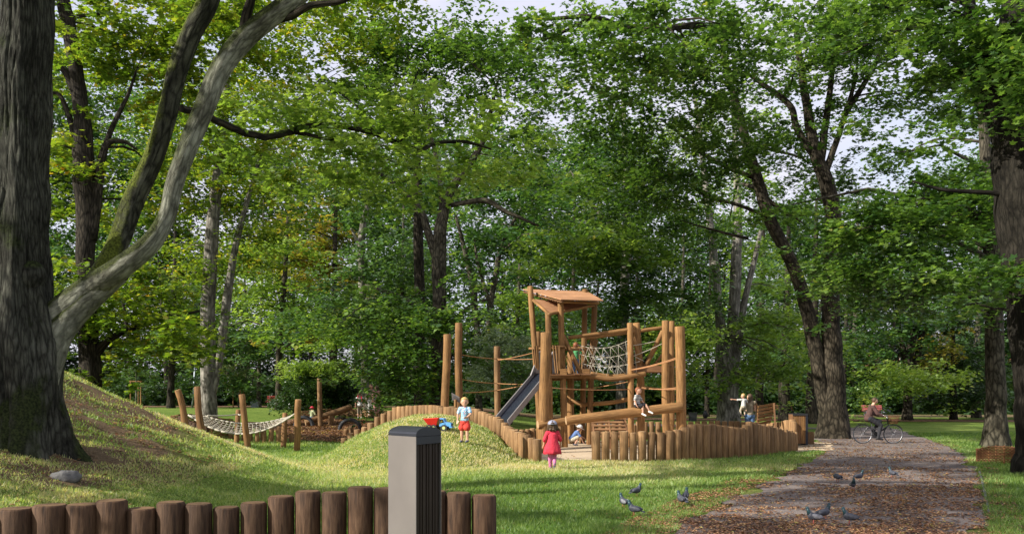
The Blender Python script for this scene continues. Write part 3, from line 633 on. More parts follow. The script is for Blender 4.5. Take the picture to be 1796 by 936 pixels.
# canopy above the camera's view: placed unseen to shade the lawn and path
def wb(x, y, z, rx, ry, rz, n): return (CX+x/y*F, HY-(z-EYE)/y*F, y, rx/y*F, rz/y*F, ry, n)
foliage('crown', T1, [wb(-7, 8.5, 10.5, 3, 2.6, 1.1, 62), wb(-4.5, 12.5, 10.8, 3, 2.2, 1.1, 62), wb(-3, 16.5, 12.4, 3, 2.4, 1.1, 60), wb(-8.2, 15.5, 11.6, 2.6, 1.8, 1, 44), wb(-11.5, 5.5, 9, 3, 2, 1, 34), wb(-9.5, 4.2, 12, 3, 2, 1, 40), wb(-1, 10.5, 10.5, 2, 2, 1, 26)], 'leaf_maple', .19, 43, 50, 'maple', .8, .35)
foliage('crown', T1, [(100, 0, 15, 110, 50, 1.2, 7), (260, -20, 15, 120, 60, 1.5, 12), (560, -20, 15, 160, 60, 1.4, 20)], 'leaf_autumn', .115, 45, 44, 'maple', .42, .35)

# --- midground trees
tree('dark twin boughed chestnut tree with yellowing leaves rising behind the grassy hill', 152, 30.5,
     [[(160, 700, 44), (158, 640, 36), (152, 500, 30), (150, 380, 34), (146, 270, 36), (142, 190, 26), (128, 90, 24), (112, 0, 22), (105, -120, 12)],
      [(158, 420, 24), (172, 330, 18), (184, 258, 12), (215, 248, 8), (240, 262, 4)], [(170, 300, 12), (195, 228, 9), (225, 165, 6), (240, 120, 3)], [(145, 190, 22), (118, 130, 14), (85, 96, 10), (70, 60, 5)], [(148, 290, 14), (110, 175, 8), (82, 165, 4)],
      [(150, 640, 22), (200, 590, 12), (280, 560, 8), (350, 545, 4)]],
     [(100, 70, 31.5, 120, 120, 3, 90), (230, 90, 32.5, 140, 110, 3, 120), (390, 60, 32.5, 140, 100, 3, 110), (110, 330, 31.5, 70, 150, 2.2, 60), (240, 330, 34.5, 60, 130, 2, 40), (110, 520, 30.0, 60, 110, 1.8, 46), (240, 540, 30.5, 90, 80, 1.6, 60), (320, 590, 30.5, 60, 60, 1.4, 34), (190, 630, 31.5, 50, 50, 1, 16)],
     'barkdark', 'leaf_autumn', .21, 2, 46, 'maple', .62, jit=.5)
tree('pale trunked twin stemmed plane tree lit by the sun behind the rope hammock', 366, 38,
     [[(366, 727, 30), (366, 680, 27), (364, 600, 26), (366, 520, 24), (370, 440, 24), (378, 340, 19), (392, 230, 15), (400, 100, 10), (410, 0, 6)],
      [(372, 690, 16), (386, 620, 14), (396, 540, 16), (406, 470, 13), (416, 420, 11), (440, 330, 8), (470, 230, 5)]],
     [(330, 250, 38, 120, 120, 3, 90), (450, 150, 38, 160, 130, 3.4, 130), (480, 300, 39, 120, 110, 3, 80), (420, 420, 39, 130, 70, 2.6, 56), (300, 420, 37, 70, 70, 2, 26), (540, 60, 38, 140, 80, 3, 90), (640, 40, 38, 110, 70, 3, 60)],
     'barkpale', 'leaf_autumn', .21, 3, 46, 'kite', .8)
tree('forked maple with thick dark foliage standing behind the sunlit earth mound', 768, 36,
     [[(768, 715, 34), (768, 660, 27), (770, 580, 25), (770, 500, 25), (770, 440, 26), (776, 380, 20), (790, 335, 16), (822, 290, 13), (850, 240, 9), (870, 150, 6)],
      [(766, 452, 17), (750, 405, 14), (738, 370, 11), (700, 330, 8), (660, 300, 5)], [(776, 385, 10), (770, 300, 8), (745, 200, 6)], [(790, 360, 9), (850, 352, 10), (890, 372, 7), (945, 396, 4)], [(770, 560, 12), (700, 520, 8), (640, 500, 5)], [(768, 600, 12), (820, 540, 7), (870, 520, 4)]],
     [(730, 100, 36, 140, 120, 4, 160), (840, 110, 37, 90, 110, 4, 110), (660, 350, 37, 70, 50, 2.4, 26), (890, 300, 37.5, 80, 60, 2, 40), (700, 545, 34.5, 110, 60, 2.0, 80), (675, 640, 35, 50, 45, 1.6, 40), (840, 530, 35, 80, 50, 2, 36), (720, 640, 35, 60, 60, 1.6, 40), (810, 600, 35.5, 50, 60, 1.4, 18)],
     'barkmid', 'leaf_maple', .2, 4, 48, 'kite', .72, tw=24)
tree('straight dark trunk close beside the forked maple behind the earth mound', 737, 44,
     [[(737, 712, 22), (737, 640, 19), (736, 520, 18), (734, 430, 18), (732, 300, 14), (728, 120, 9)]],
     [(665, 550, 43, 80, 70, 2.5, 46), (720, 260, 45, 120, 120, 4, 60), (610, 200, 44, 120, 120, 4, 70)], 'barkdark', 'leaf_maple', .25, 5, 46, 'kite', .9)
tree('slim pale stemmed tree with green crown leaning beside the autumn coloured beech', 644, 52,
     [[(643, 716, 15), (640, 660, 13), (638, 560, 12), (634, 480, 12), (634, 420, 12), (642, 370, 10), (656, 330, 8), (662, 250, 5)], [(634, 440, 6), (616, 400, 4)]],
     [(655, 430, 52, 80, 100, 3, 80), (640, 320, 53, 80, 60, 3, 40), (610, 530, 51, 70, 60, 2.4, 50)], 'barkpale', 'leaf_blue', .30, 6, 46, 'kite', .95)
tree('autumn beech with orange and yellow leaves deep in the park', 585, 60,
     [[(585, 712, 14), (586, 600, 11), (588, 420, 8), (590, 320, 4)]],
     [(580, 400, 60, 75, 90, 3.5, 60), (550, 520, 60, 60, 80, 3, 44), (530, 420, 61, 50, 60, 3, 26)], 'barkdark', 'leaf_orange', .34, 7, 46, 'kite', 1.05)
tree('yellow green beech overhanging the clipped yew bush', 520, 56,
     [[(488, 706, 12), (489, 660, 10), (490, 600, 10), (500, 480, 8), (505, 380, 5)]],
     [(480, 470, 56, 90, 60, 3, 50), (610, 570, 54, 60, 36, 2.5, 40), (500, 560, 57, 110, 50, 3, 60), (640, 560, 54, 50, 60, 2, 24)], 'barkbrown', 'leaf_bright', .30, 8, 46, 'kite', .95)
tree('pair of bare leaning grey stems in the deep shade behind the sunlit shrub', 835, 58,
     [[(840, 715, 12), (838, 600, 11), (828, 500, 11), (815, 440, 8), (800, 380, 5)], [(855, 700, 10), (858, 560, 10), (870, 480, 10), (880, 430, 7), (905, 380, 4)], [(862, 540, 8), (840, 470, 6), (832, 420, 3)]],
     [(900, 420, 58, 110, 80, 4, 90), (820, 420, 60, 80, 70, 3, 40), (960, 330, 60, 90, 80, 4, 60), (960, 560, 58, 60, 60, 3, 30)], 'barkmid', 'leaf_far', .33, 9, 46, 'kite', 1.05)
tree('tall dense maple rising directly behind the roofed play tower', 1090, 46,
     [[(1088, 720, 18), (1090, 640, 17), (1095, 520, 17), (1100, 400, 14), (1096, 250, 10), (1090, 100, 6)], [(1100, 470, 9), (1150, 420, 7), (1190, 380, 4)], [(1095, 420, 9), (1040, 360, 7), (1000, 300, 4)]],
     [(1090, 440, 42, 130, 60, 3, 110), (1130, 340, 44, 110, 80, 3.5, 90), (1060, 280, 46, 90, 60, 3.5, 46), (1120, 560, 42, 80, 80, 2.5, 70), (1190, 520, 43, 70, 60, 2.5, 46), (1060, 520, 48, 60, 50, 2, 20)],
     'barkpale', 'leaf_maple', .23, 10, 48, 'kite', .8, extra=[([(1010, 440, 40, 90, 34, 1.6, 44), (1100, 420, 40, 80, 40, 1.6, 40), (1160, 590, 40, 90, 36, 1.6, 34)], 'leaf_bright', .22, (0, 1))])
tree('triple stemmed beech with mottled base at the end of the stake palisade', 1278, 46,
     [[(1278, 748, 42), (1276, 700, 35), (1277, 650, 38), (1262, 560, 16), (1256, 480, 14), (1246, 400, 13), (1238, 330, 12), (1228, 240, 9), (1215, 140, 5)],
      [(1282, 680, 30), (1286, 580, 22), (1290, 480, 20), (1294, 380, 15), (1290, 250, 10), (1280, 120, 6)], [(1284, 670, 22), (1300, 560, 14), (1312, 500, 11), (1322, 462, 10), (1335, 400, 6)]],
     [(1290, 300, 47, 60, 40, 2.4, 12), (1370, 560, 46, 80, 60, 2.6, 56), (1340, 640, 45, 60, 32, 2, 34), (1200, 230, 47, 90, 80, 3, 40), (1180, 640, 44, 50, 34, 2, 26), (1360, 440, 48, 50, 60, 2.2, 30)],
     'barkpale', 'leaf_bright', .25, 12, 46, 'kite', .85)
tree('great two stemmed oak at the path, one stem leaning far over the palisade', 1462, 34.5,
     [[(1463, 768, 58), (1462, 720, 46), (1460, 660, 38), (1458, 580, 33), (1457, 500, 30), (1462, 400, 28), (1452, 330, 26), (1432, 275, 22), (1418, 200, 16), (1405, 120, 12), (1395, 40, 8)],
      [(1452, 730, 26), (1440, 670, 26), (1428, 600, 26), (1412, 530, 24), (1385, 455, 22), (1350, 385, 22), (1330, 320, 20), (1312, 260, 17), (1292, 185, 14), (1272, 110, 10), (1262, 20, 6)],
      [(1436, 285, 13), (1400, 230, 12), (1385, 185, 11), (1340, 150, 8), (1310, 130, 4), (1280, 118, 1)], [(1440, 280, 14), (1450, 200, 12), (1462, 110, 8), (1465, 30, 5), (1468, -30, 2)], [(1480, 205, 10), (1520, 140, 9), (1545, 90, 7), (1556, 50, 4), (1560, 10, 1)], [(1448, 300, 14), (1470, 240, 10), (1482, 200, 9), (1500, 140, 6), (1506, 80, 2)],
      [(1322, 312, 8), (1270, 290, 8), (1222, 262, 7), (1180, 225, 4), (1150, 205, 1)], [(1348, 380, 7), (1290, 358, 6), (1240, 345, 6), (1200, 315, 3), (1170, 305, 1)], [(1312, 418, 6), (1270, 408, 5), (1222, 395, 3), (1190, 385, 1)], [(1340, 345, 9), (1375, 372, 7), (1388, 378, 5), (1410, 392, 2)], [(1310, 250, 8), (1350, 262, 6), (1400, 275, 4), (1425, 290, 1)],
      [(1290, 52, 13, 32), (1240, 46, 12, 30), (1180, 48, 11, 28), (1110, 52, 10, 27), (1040, 30, 8, 26), (960, 34, 6, 26), (900, 30, 4, 26)], [(1040, 30, 6, 26), (980, 60, 5, 26), (950, 72, 3, 26)]],
     [(1120, 90, 27, 140, 65, 3, 110), (1270, 60, 29, 130, 65, 3, 120), (1010, 50, 27, 110, 40, 2.4, 50), (1440, 50, 33, 130, 60, 4, 130), (1160, 200, 31, 110, 80, 3, 110), (1060, 190, 32, 70, 60, 2.6, 26), (1250, 210, 31, 70, 70, 2.6, 34), (1460, 160, 34, 90, 60, 3, 34), (1400, 260, 36, 90, 50, 2.6, 40), (1340, 160, 35, 90, 60, 3, 40), (960, 130, 34, 90, 110, 3, 70), (1330, 250, 32.5, 50, 60, 1.6, 40), (1620, 150, 33, 110, 60, 3, 50), (1560, 170, 36, 110, 60, 3, 40), (1250, 420, 44, 60, 60, 2.5, 30), (1390, 340, 38, 80, 70, 3, 60), (1280, 300, 40, 80, 60, 3, 34), (1480, 300, 36, 80, 50, 3, 40), (1580, 45, 32, 120, 45, 3, 90), (1080, 320, 33, 100, 60, 2.6, 80), (1200, 320, 33, 60, 60, 2.4, 40), (960, 180, 33, 40, 60, 2, 9)],
     'barkbrown', 'leaf_maple', .165, 13, 48, 'maple', .66, tw=40, reach=9, jit=.5, flare=.22)
tree('black twin trunks rising from the lawn behind the rose coloured bench', 1591, 62,
     [[(1592, 738, 17), (1592, 690, 14), (1592, 650, 15), (1600, 600, 12), (1612, 540, 11), (1618, 470, 7)], [(1592, 650, 12), (1580, 590, 8), (1572, 540, 5), (1560, 490, 3)], [(1594, 660, 12), (1610, 620, 11), (1620, 560, 9), (1625, 500, 6)]],
     [(1540, 560, 62, 90, 70, 4, 90), (1620, 520, 63, 80, 60, 4, 50), (1500, 470, 62, 80, 50, 4, 50)], 'barkdark', 'leaf_far', .34, 14, 46, 'kite', 1.1,
     extra=[([(1585, 648, 58, 56, 20, 1.8, 40), (1640, 655, 59, 50, 20, 2, 22)], 'leaf_bright', .30, (.3, 1)), ([(1655, 600, 62, 40, 50, 2, 22)], 'leaf_orange', .3, (0, .9))])
tree('smooth grey trunk standing beside the woven willow edging', 1746, 28.5,
     [[(1746, 785, 44), (1747, 740, 35), (1746, 680, 33), (1744, 600, 30), (1743, 520, 29), (1740, 440, 27), (1732, 320, 22), (1722, 180, 14), (1715, 60, 8)]],
     [(1650, 330, 27, 110, 60, 2.6, 90), (1560, 390, 27, 100, 45, 2.4, 70), (1470, 380, 27, 90, 50, 2.4, 56), (1620, 470, 26, 110, 40, 2.4, 76), (1500, 470, 28, 100, 36, 2, 46), (1700, 500, 26.5, 70, 40, 1.6, 36), (1740, 380, 27, 70, 60, 2, 34), (1600, 250, 28, 120, 40, 2.4, 34), (1560, 520, 28, 70, 25, 1.6, 18)],
     'barkmid', 'leaf_maple', .165, 15, 48, 'maple', .6, tw=26, reach=9)
# --- the big tree at the picture's edge beside the path
tree('massive dark rugged trunk with spreading roots at the path by the willow edging', 1812, 18.5,
     [[(1834, 845, 104), (1830, 790, 84), (1824, 700, 80), (1820, 600, 84), (1814, 480, 94), (1806, 380, 104), (1796, 260, 100), (1776, 150, 74), (1780, 40, 50), (1790, -150, 36), (1790, -400, 20)],
      [(1775, 220, 70), (1738, 150, 38), (1722, 100, 30), (1706, 40, 22), (1690, -60, 14)],
      [(1780, 345, 13), (1740, 338, 9), (1700, 336, 8), (1650, 332, 6), (1600, 318, 3)]],
     [(1700, 60, 18, 130, 60, 2, 70), (1780, 200, 17, 60, 60, 1.2, 22), (1680, 170, 19, 90, 60, 1.4, 26), (1760, 480, 17.6, 60, 50, 1, 26), (1790, 90, 17, 60, 60, 1.4, 26), (1500, 10, 19, 120, 40, 2, 40), (1780, -200, 16, 240, 160, 4, 60)],
     'barkblack', 'leaf_maple', .15, 16, 46, 'maple', .5, tw=20, flare=.30, reach=3.2)
# --- farther trees, each with a trunk one can tell apart
FT = [(1376, 'thick dark lime tree standing over the brown slatted bench', 60, 22, 'barkdark', 'leaf_blue', [(1380, 600, 60, 60, 60, 3, 46), (1400, 500, 60, 70, 60, 3, 40)]),
      (1424, 'broad trunk with a pale ragged patch behind the lamp post', 54, 22, 'barkdark', 'leaf_maple', [(1430, 560, 54, 60, 60, 3, 40), (1440, 450, 54, 70, 60, 3, 30)]),
      (1332, 'dark trunk in the shade behind the woman holding a toddler', 70, 16, 'barkdark', 'leaf_blue', [(1330, 600, 70, 60, 50, 3, 50), (1330, 500, 70, 70, 60, 3, 40)]),
      (1240, 'slender dark trunk near the black rubbish sack', 74, 9, 'barkdark', 'leaf_bright', [(1210, 590, 72, 60, 60, 3, 50)]),
      (1192, 'far leafy lime tree seen between the tall posts of the rope course', 78, 10, 'barkmid', 'leaf_blue', [(1180, 580, 78, 70, 70, 4, 60), (1150, 650, 76, 40, 20, 3, 10)]),
      (1497, 'grey trunk beyond the cyclist in front of the parked cars', 92, 13, 'barkmid', 'leaf_far', [(1500, 610, 92, 60, 50, 4, 60)]),
      (1712, 'leafy ivy clad trunk between the conifer and the grey trunk', 70, 16, 'barkmid', 'leaf_blue', [(1720, 600, 70, 40, 90, 2, 70), (1780, 640, 68, 40, 70, 2, 50)]),
      (300, 'far dark trunk seen above the hill crest behind the staked sapling', 66, 14, 'barkdark', 'leaf_maple', [(280, 600, 66, 70, 60, 3, 60), (330, 520, 66, 60, 60, 3, 50)]),
      (454, 'tree with layered blue green boughs behind the rope hammock', 72, 8, 'barkmid', 'leaf_blue', [(450, 600, 70, 70, 60, 3, 70), (400, 660, 66, 40, 20, 2, 16)]),
      (1000, 'far dark maple showing through the legs of the play tower', 76, 12, 'barkdark', 'leaf_far', [(990, 600, 76, 60, 50, 4, 60), (930, 640, 74, 50, 30, 3, 26)]),
      (700, 'far green maple partly hidden by the forked maple', 64, 12, 'barkmid', 'leaf_maple', [(690, 600, 64, 60, 80, 3, 70), (700, 460, 64, 70, 60, 3, 50)]),
      (905, 'far lime tree with drooping crown between the shrub and the slide', 68, 10, 'barkmid', 'leaf_bright', [(900, 540, 68, 60, 50, 3, 40), (960, 620, 66, 40, 40, 2, 20)])]
for k, (px, lab, d, w, bk, lf, bl) in enumerate(FT):
    tree(lab, px, d, [[(px, 715, w), (px, 680, w*.85), (px+2, 600, w*.7), (px+6, 480, w*.5), (px+8, 350, w*.2)]], bl, bk, lf, .0052*d, 60+k, 46, 'kite', .016*d, tw=8, group='trees in the depth of the park', flare=.25)
# conifer and shrubs
tree('black green conifer with drooping boughs beyond the sunny lawn', 1672, 64, [[(1672, 725, 12), (1672, 640, 9), (1672, 560, 4)]],
     [(1675, 690, 64, 50, 30, 2.4, 60), (1672, 630, 64, 36, 40, 2, 46), (1670, 570, 64, 20, 40, 1.2, 22)], 'barkdark', 'leaf_dark', .26, 80, 60, 'kite', .8, name='conifer_tree', cat='conifer')
def shrub(name, label, base, d, blobs, leaf, size, seed, per=50, cr=.5, cat='shrub', extra=None, flat=.6):
    bx = X(base, d); root = thing(name, label, cat, (bx, d, g(bx, d))); mb = MB(); rr = random.Random(seed)
    for _ in range(6):
        a = Vector((bx+rr.uniform(-.2, .2), d+rr.uniform(-.1, .1), g(bx, d)-.05)); b = a+Vector((rr.uniform(-.7, .7), rr.uniform(-.4, .4), rr.uniform(1, 1.8)))
        mb.tube([a, a.lerp(b, .5)+Vector((0, 0, .15)), b], [.05, .035, .012], 7, True)
    bw(mb, 'stem', 'barkdark', root); foliage('foliage', root, blobs, leaf, size, seed, per, 'kite', cr, flat, .5)
    for e in (extra or []): foliage('foliage', root, e[0], e[1], e[2], seed+7, per, 'kite', cr, flat)
shrub('yew_bush', 'large rounded dark yew bush with feathery light green top behind the seesaw', 558, 44, [(558, 678, 44, 56, 42, 1.8, 190), (560, 700, 44, 50, 24, 1.7, 90)], 'leaf_dark', .12, 90, 95, .38,
      extra=[([(535, 643, 43.2, 42, 14, 1.0, 44), (585, 638, 43.4, 36, 10, .9, 26)], 'leaf_bright', .12)])
shrub('flowering_shrub', 'tall silvery pale leaved shrub catching the sun behind the slide', 890, 44, [(880, 610, 44, 50, 44, 1.6, 130), (915, 650, 43.6, 50, 40, 1.5, 100), (850, 660, 44, 30, 44, 1.2, 54)], 'leaf_silver', .15, 92, 60, .42)
shrub('holly_bush', 'low glossy bush in deep shade behind the staked saplings', 300, 84, [(300, 680, 84, 110, 30, 3, 90), (420, 675, 86, 60, 36, 3, 60)], 'leaf_dark', .3, 93, 60, .8)
shrub('laurel_bush', 'broad laurel bush hiding the park boundary beyond the twin trunks', 1560, 88, [(1545, 690, 86, 60, 16, 2.5, 60), (1640, 694, 88, 60, 16, 2.5, 60)], 'leaf_maple', .3, 94, 60, .8)
shrub('elder_bush', 'rounded leafy bush deep in the park seen under the hanging bridge', 1060, 86, [(1060, 680, 86, 90, 24, 3, 90), (1180, 684, 86, 60, 18, 3, 50)], 'leaf_dark', .32, 95, 60, .85)
# the far wood, one mass nobody could count
def wood_mass():
    rr = np.random.default_rng(77); bl = {'leaf_far': [], 'leaf_dark': [], 'leaf_autumn': []}
    def top(px): return float(np.interp(px, [-300, 0, 250, 560, 620, 800, 900, 1000, 1150, 1210, 1250, 1300, 1340, 1420, 1500, 1640, 1750, 1800, 2100], [120, 100, 140, 250, 300, 200, 250, 230, 230, 330, 400, 410, 360, 340, 330, 320, 250, 160, 160]))
    for px in range(-300, 2120, 62):
        t = top(px); d = 96+rr.random()*16
        y = 560
        while y > t:
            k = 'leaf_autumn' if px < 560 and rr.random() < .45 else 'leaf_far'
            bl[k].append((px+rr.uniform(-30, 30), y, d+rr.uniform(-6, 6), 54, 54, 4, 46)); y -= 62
        bl['leaf_dark'].append((px, 655, d+8, 60, 48, 4, 60)); bl['leaf_dark'].append((px, 690, 90, 46, 14, 3, 60)); bl['leaf_dark'].append((px+30, 682, 100, 46, 20, 3, 60)); bl['leaf_dark'].append((px+30, 600, d+8, 60, 40, 4, 44))  # dark leaf colour low down stands in for shade under the wood
    r0 = tag(bpy.data.objects.new('far_woodland', None), 'dense unbroken green woodland closing off the far side of the park', 'woodland', kind='stuff'); C.objects.link(r0); r0.location = (0, 100, 0)
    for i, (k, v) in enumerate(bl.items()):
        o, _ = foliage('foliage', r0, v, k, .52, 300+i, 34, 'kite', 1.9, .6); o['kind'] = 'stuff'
    mb = MB()
    for i in range(70):
        x = -75+i*2.6+rr.uniform(-1, 1); y = 92+rr.uniform(-5, 10); mb.tube([(x, y, -.3), (x+rr.uniform(-.5, .5), y, 7), (x+rr.uniform(-1.5, 1.5), y, 16)], [.3, .22, .08], 7, False)
    o = bw(mb, 'trunks', 'barkdark', r0); o['kind'] = 'stuff'
wood_mass()
# unseen tree added out of frame to throw shade over hill and lawn
tree('tall unseen maple added beyond the hill whose crown throws dappled shade', -2290, 8,
     [[(-2290, 900, 120), (-2290, 300, 90), (-2300, -400, 70), (-2320, -1100, 30)]],
     [(-2200, -500, 8, 640, 420, 2.4, 44), (-2500, -900, 7.5, 620, 420, 2.6, 40), (-1900, -180, 6.5, 460, 300, 1.8, 22)], 'barkmid', 'leaf_maple', .2, 17, 46, 'kite', .8, tw=8)
# ------------------------------------------------------------------ playground structures
def post(mb, a, b, r0, r1=None, n=16, seed=0, wob=.05, bend=0, cham=.015):
    a = Vector(a); b = Vector(b); r1 = r1 or r0; rr = random.Random(seed*13+1); L = (b-a).length
    side = Vector((rr.uniform(-1, 1), rr.uniform(-1, 1), 0)); k = max(3, int(L/.28)); pts = []; rad = []
    for i in range(k+1):
        t = i/k; p = a.lerp(b, t)+side*(bend*math.sin(t*PI)*.6+bend*.5*math.sin(t*2*PI+seed))
        pts.append(p); rad.append(r0+(r1-r0)*t)
    mb.tube(pts, rad, n, True, 0, 1, wob, seed, cham); return mb
def P2(px, py, d): return PX(px, py, d)
WE = ['robinia', 'robinia_end']
cnt = [0]
def logpart(name, par, a, b, r0, r1=None, mats=WE, bend=0, wob=.05, n=16):
    cnt[0] += 1; mb = MB(); post(mb, a, b, r0, r1, n, cnt[0], wob, bend); return bw(mb, name, mats, par)
def gpost(name, par, px, ytop, d, r0, r1=None, pxb=None, ybot=None, bend=.03, mats=WE, db=None):
    """post standing in the ground: px at the top, pxb at the bottom"""
    pxb = px if pxb is None else pxb; db = db or d; x = X(pxb, db); zb = g(x, db)-.15 if ybot is None else Z(ybot, db)
    return logpart(name, par, (x, db, zb), PX(px, ytop, d), r0, r1, mats, bend)

def palisade(label, line, tops, spacing, r, mats, base_pad=.12, seed=0, abs_top=None, group=None, name='palisade_fence', jit=.02):
    W_ = [Vector((X(p, d), d)) for p, d in line]; x0, y0 = W_[0]
    root = thing(name, label, 'fence', (x0, y0, g(x0, y0)), 0, group)
    seg = [(W_[i+1]-W_[i]).length for i in range(len(W_)-1)]; tot = sum(seg); n = int(tot/spacing); rr = random.Random(seed)
    for k in range(n+1):
        s = k*tot/n; i = 0
        while i < len(seg)-1 and s > seg[i]: s -= seg[i]; i += 1
        p = W_[i].lerp(W_[i+1], min(1, s/seg[i])); px = CX+p.x/p.y*F
        zt = (abs_top(k/n) if abs_top else Z(float(np.interp(px, [t[0] for t in tops], [t[1] for t in tops])), p.y))+rr.uniform(-jit, jit)
        zb = min(g(p.x, p.y), g(p.x, p.y-.3))-base_pad if abs_top is None else g(p.x, p.y)-base_pad
        mb = MB(); ra = r*rr.uniform(.86, 1.06)
        mb.tube([(p.x, p.y, zb), (p.x+rr.uniform(-.006, .006), p.y, (zb+zt)/2), (p.x+rr.uniform(-.018, .018), p.y+rr.uniform(-.018, .018), zt)], [ra, ra, ra*.985], 18, True, 0, 1, .03, k+seed*50, .018)
        bw(mb, 'stake', mats, root)
    return root
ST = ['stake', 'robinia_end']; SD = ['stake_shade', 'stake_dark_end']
# foreground edging: one entry per stake so each keeps its own height
root = thing('palisade_fence', 'dark shade toned row of round stakes edging the near lawn behind the litter bin', 'fence', (X(400, 7.7), 7.7, 0))
FG = [(-30, 60, 893), (28, 60, 890), (88, 58, 884), (145, 56, 883), (196, 54, 876), (248, 50, 890), (300, 49, 879), (348, 48, 882), (397, 46, 888), (445, 46, 880), (493, 46, 869), (540, 45, 860), (586, 45, 862), (632, 45, 853), (678, 46, 855), (722, 46, 852), (762, 44, 860), (804, 45, 863), (849, 44, 867)]
for k, (px, w, yt) in enumerate(FG):
    dd = 7.9 if px > 500 else 7.9-.0012*(500-px)
    mb = MB(); x = X(px, dd); r = w/2/F*dd*.985
    mb.tube([(x, dd, -.15), (x, dd, .3), (x, dd, Z(yt, dd))], [r*1.01, r, r*.99], 28, True, 0, 1, .02, k, .016)
    bw(mb, 'stake', SD, root)
# mound palisade and the two halves round the tower
TA = [(600, 768), (608, 765), (620, 755), (637, 750), (645, 745), (652, 738), (658, 732), (668, 727), (680, 721), (693, 715), (699, 713), (714, 711), (747, 710), (786, 713), (797, 714), (830, 715), (842, 719), (858, 726), (874, 733), (891, 747), (908, 756), (924, 762), (942, 770)]
palisade('long curved row of brown stakes holding back the crest of the sunlit mound', PALA, TA, .245, .118, ST, seed=1)
PB = [(1046, 22.3), (1120, 22.2), (1180, 22.3), (1240, 22.8), (1300, 23.6), (1350, 24.8), (1394, 26.5)]
TB = [(1046, 757), (1165, 757), (1180, 754), (1200, 749), (1215, 744), (1235, 743), (1260, 745), (1290, 748), (1300, 749), (1306, 744), (1315, 740), (1325, 741), (1335, 744), (1352, 747), (1372, 752), (1394, 757)]
rb = palisade('tall shaded row of brown stakes curving from the entrance towards the path', PB, TB, .235, .113, ST, seed=2)
palisade('low row of stakes at the back of the tower enclosure with sunlit tops', [(1392, 28), (1386, 29.5), (1345, 31.5), (1280, 32.6), (1200, 33), (1120, 33)], None, .245, .11, ST, seed=3, abs_top=lambda t: .62+.22*math.sin(t*5+1)**2*max(0, 1-t*1.2)+.1)
palisade('short dark row of stakes behind the foot of the slide', [(1112, 33), (1040, 33), (960, 32), (900, 31), (862, 29.5), (832, 27.8)], None, .25, .11, ST, seed=4, abs_top=lambda t: .62+.12*math.sin(t*9))
palisade('row of short stakes bordering the bark area behind the rope hammock', [(404, 31), (450, 31), (500, 31.2), (522, 31.5)], None, .23, .09, ST, seed=5, abs_top=lambda t: .62+.05*math.sin(t*14)-.25*(t > .8))
palisade('small group of stakes at the foot of the grassy hill', [(318, 30), (330, 29), (345, 28.4), (362, 28.4)], None, .24, .10, SD, seed=6, abs_top=lambda t: 1.0-.25*t)
# --- play tower
td = 29.5
TW = thing('climbing_tower', 'tall timber play tower with butterfly roof, slide and hanging log bridge', 'play tower', (X(985, td), td, 0))
def tp(px, py, d, pxb, db=None, r=.095, r1=None, name='post', yb=None, bend=.02): return gpost(name, TW, px, py, d, r, r1 or r*.95, pxb, yb, bend, db=db)
tp(930, 502, 29.2, 951, 28.6, .10); tp(961, 548, 28.0, 966, r=.10); tp(983, 522, 28.2, 991, r=.105)
tp(1026, 507, 31.0, 1021, r=.105); tp(1043, 524, 30.0, 1033, r=.105); tp(944, 581, 30.5, 946, r=.10); tp(1001, 617, 30.6, 1001, r=.125, bend=.05)
# butterfly roof: two boards meeting low at the middle
def board(par, name, q, th, mats='ply'):
    mb = MB(); n = (Vector(q[1])-Vector(q[0])).cross(Vector(q[2])-Vector(q[0])).normalized(); mb.prism([Vector(p) for p in q], n*th); return bw(mb, name, mats, par)
rf = board(TW, 'roof', [PX(917, 508, 30.4), PX(984, 526, 27.6), PX(1058, 528, 28.6), PX(1030, 512, 31.4)], .03)
a, b = PX(917, 509.5, 30.4), PX(984, 527.5, 27.6); rb_ = MB(); rb_.beam(a-Vector((-.06, 0, .035)), b-Vector((-.06, 0, .035)), .10, .025)
for k in range(17):
    t = (k+.5)/17; c = a.lerp(b, t); rb_.box(c-Vector((-.05, 0, .055)), (.10, .05, .05), Matrix.Rotation(.2, 3, 'Z'))
rb_.build('batten', 'plank', rf)
board(TW, 'roof', [PX(934, 526, 29.0), PX(962, 551, 27.9), PX(1030, 536, 29.6), PX(1026, 530, 31.2)], .03)
logpart('rafter', TW, PX(935, 526, 28.9), PX(964, 552, 27.8), .05, n=8); logpart('rafter', TW, PX(962, 551, 27.8), PX(1042, 535, 29.7), .05, n=8)
logpart('rafter', TW, PX(984, 529, 28.0), PX(1050, 531, 29.6), .05, n=8)
# deck, edge beams, balusters
DZ = Z(657, 28.0)
mb = MB()
for k in range(13):
    y0 = 28.0+k*.24; mb.box(((X(962, 28)+X(1026, 29))/2-.02, y0+.1, DZ+.02), (1.55, .22, .045))
bw(mb, 'deck', 'plank', TW)
mb = MB(); mb.beam(PX(958, 659, 27.85), PX(1026, 661, 28.4), .06, .12); bw(mb, 'edge_beam', 'robinia', TW)
mb = MB(); mb.beam(PX(962, 664, 30.8), PX(1036, 664, 31.2), .06, .14); bw(mb, 'edge_beam', 'robinia', TW)
mb = MB(); mb.beam(PX(940, 664, 28.6), PX(948, 664, 31), .06, .14); bw(mb, 'edge_beam', 'robinia', TW)
mb = MB(); mb.box(PX(988, 652, 27.9), (.22, .14, .20)); bw(mb, 'block', 'robinia', TW)
mb = MB(); mb.box(PX(1027, 652, 28.2), (.26, .14, .20)); bw(mb, 'block', 'robinia', TW)
def slat(p, q, w=.09, t=.03, d=0): 
    mb = MB(); mb.beam(p, q, w, t); a = mb.build('baluster', 'robinia'); rel(a, TW)
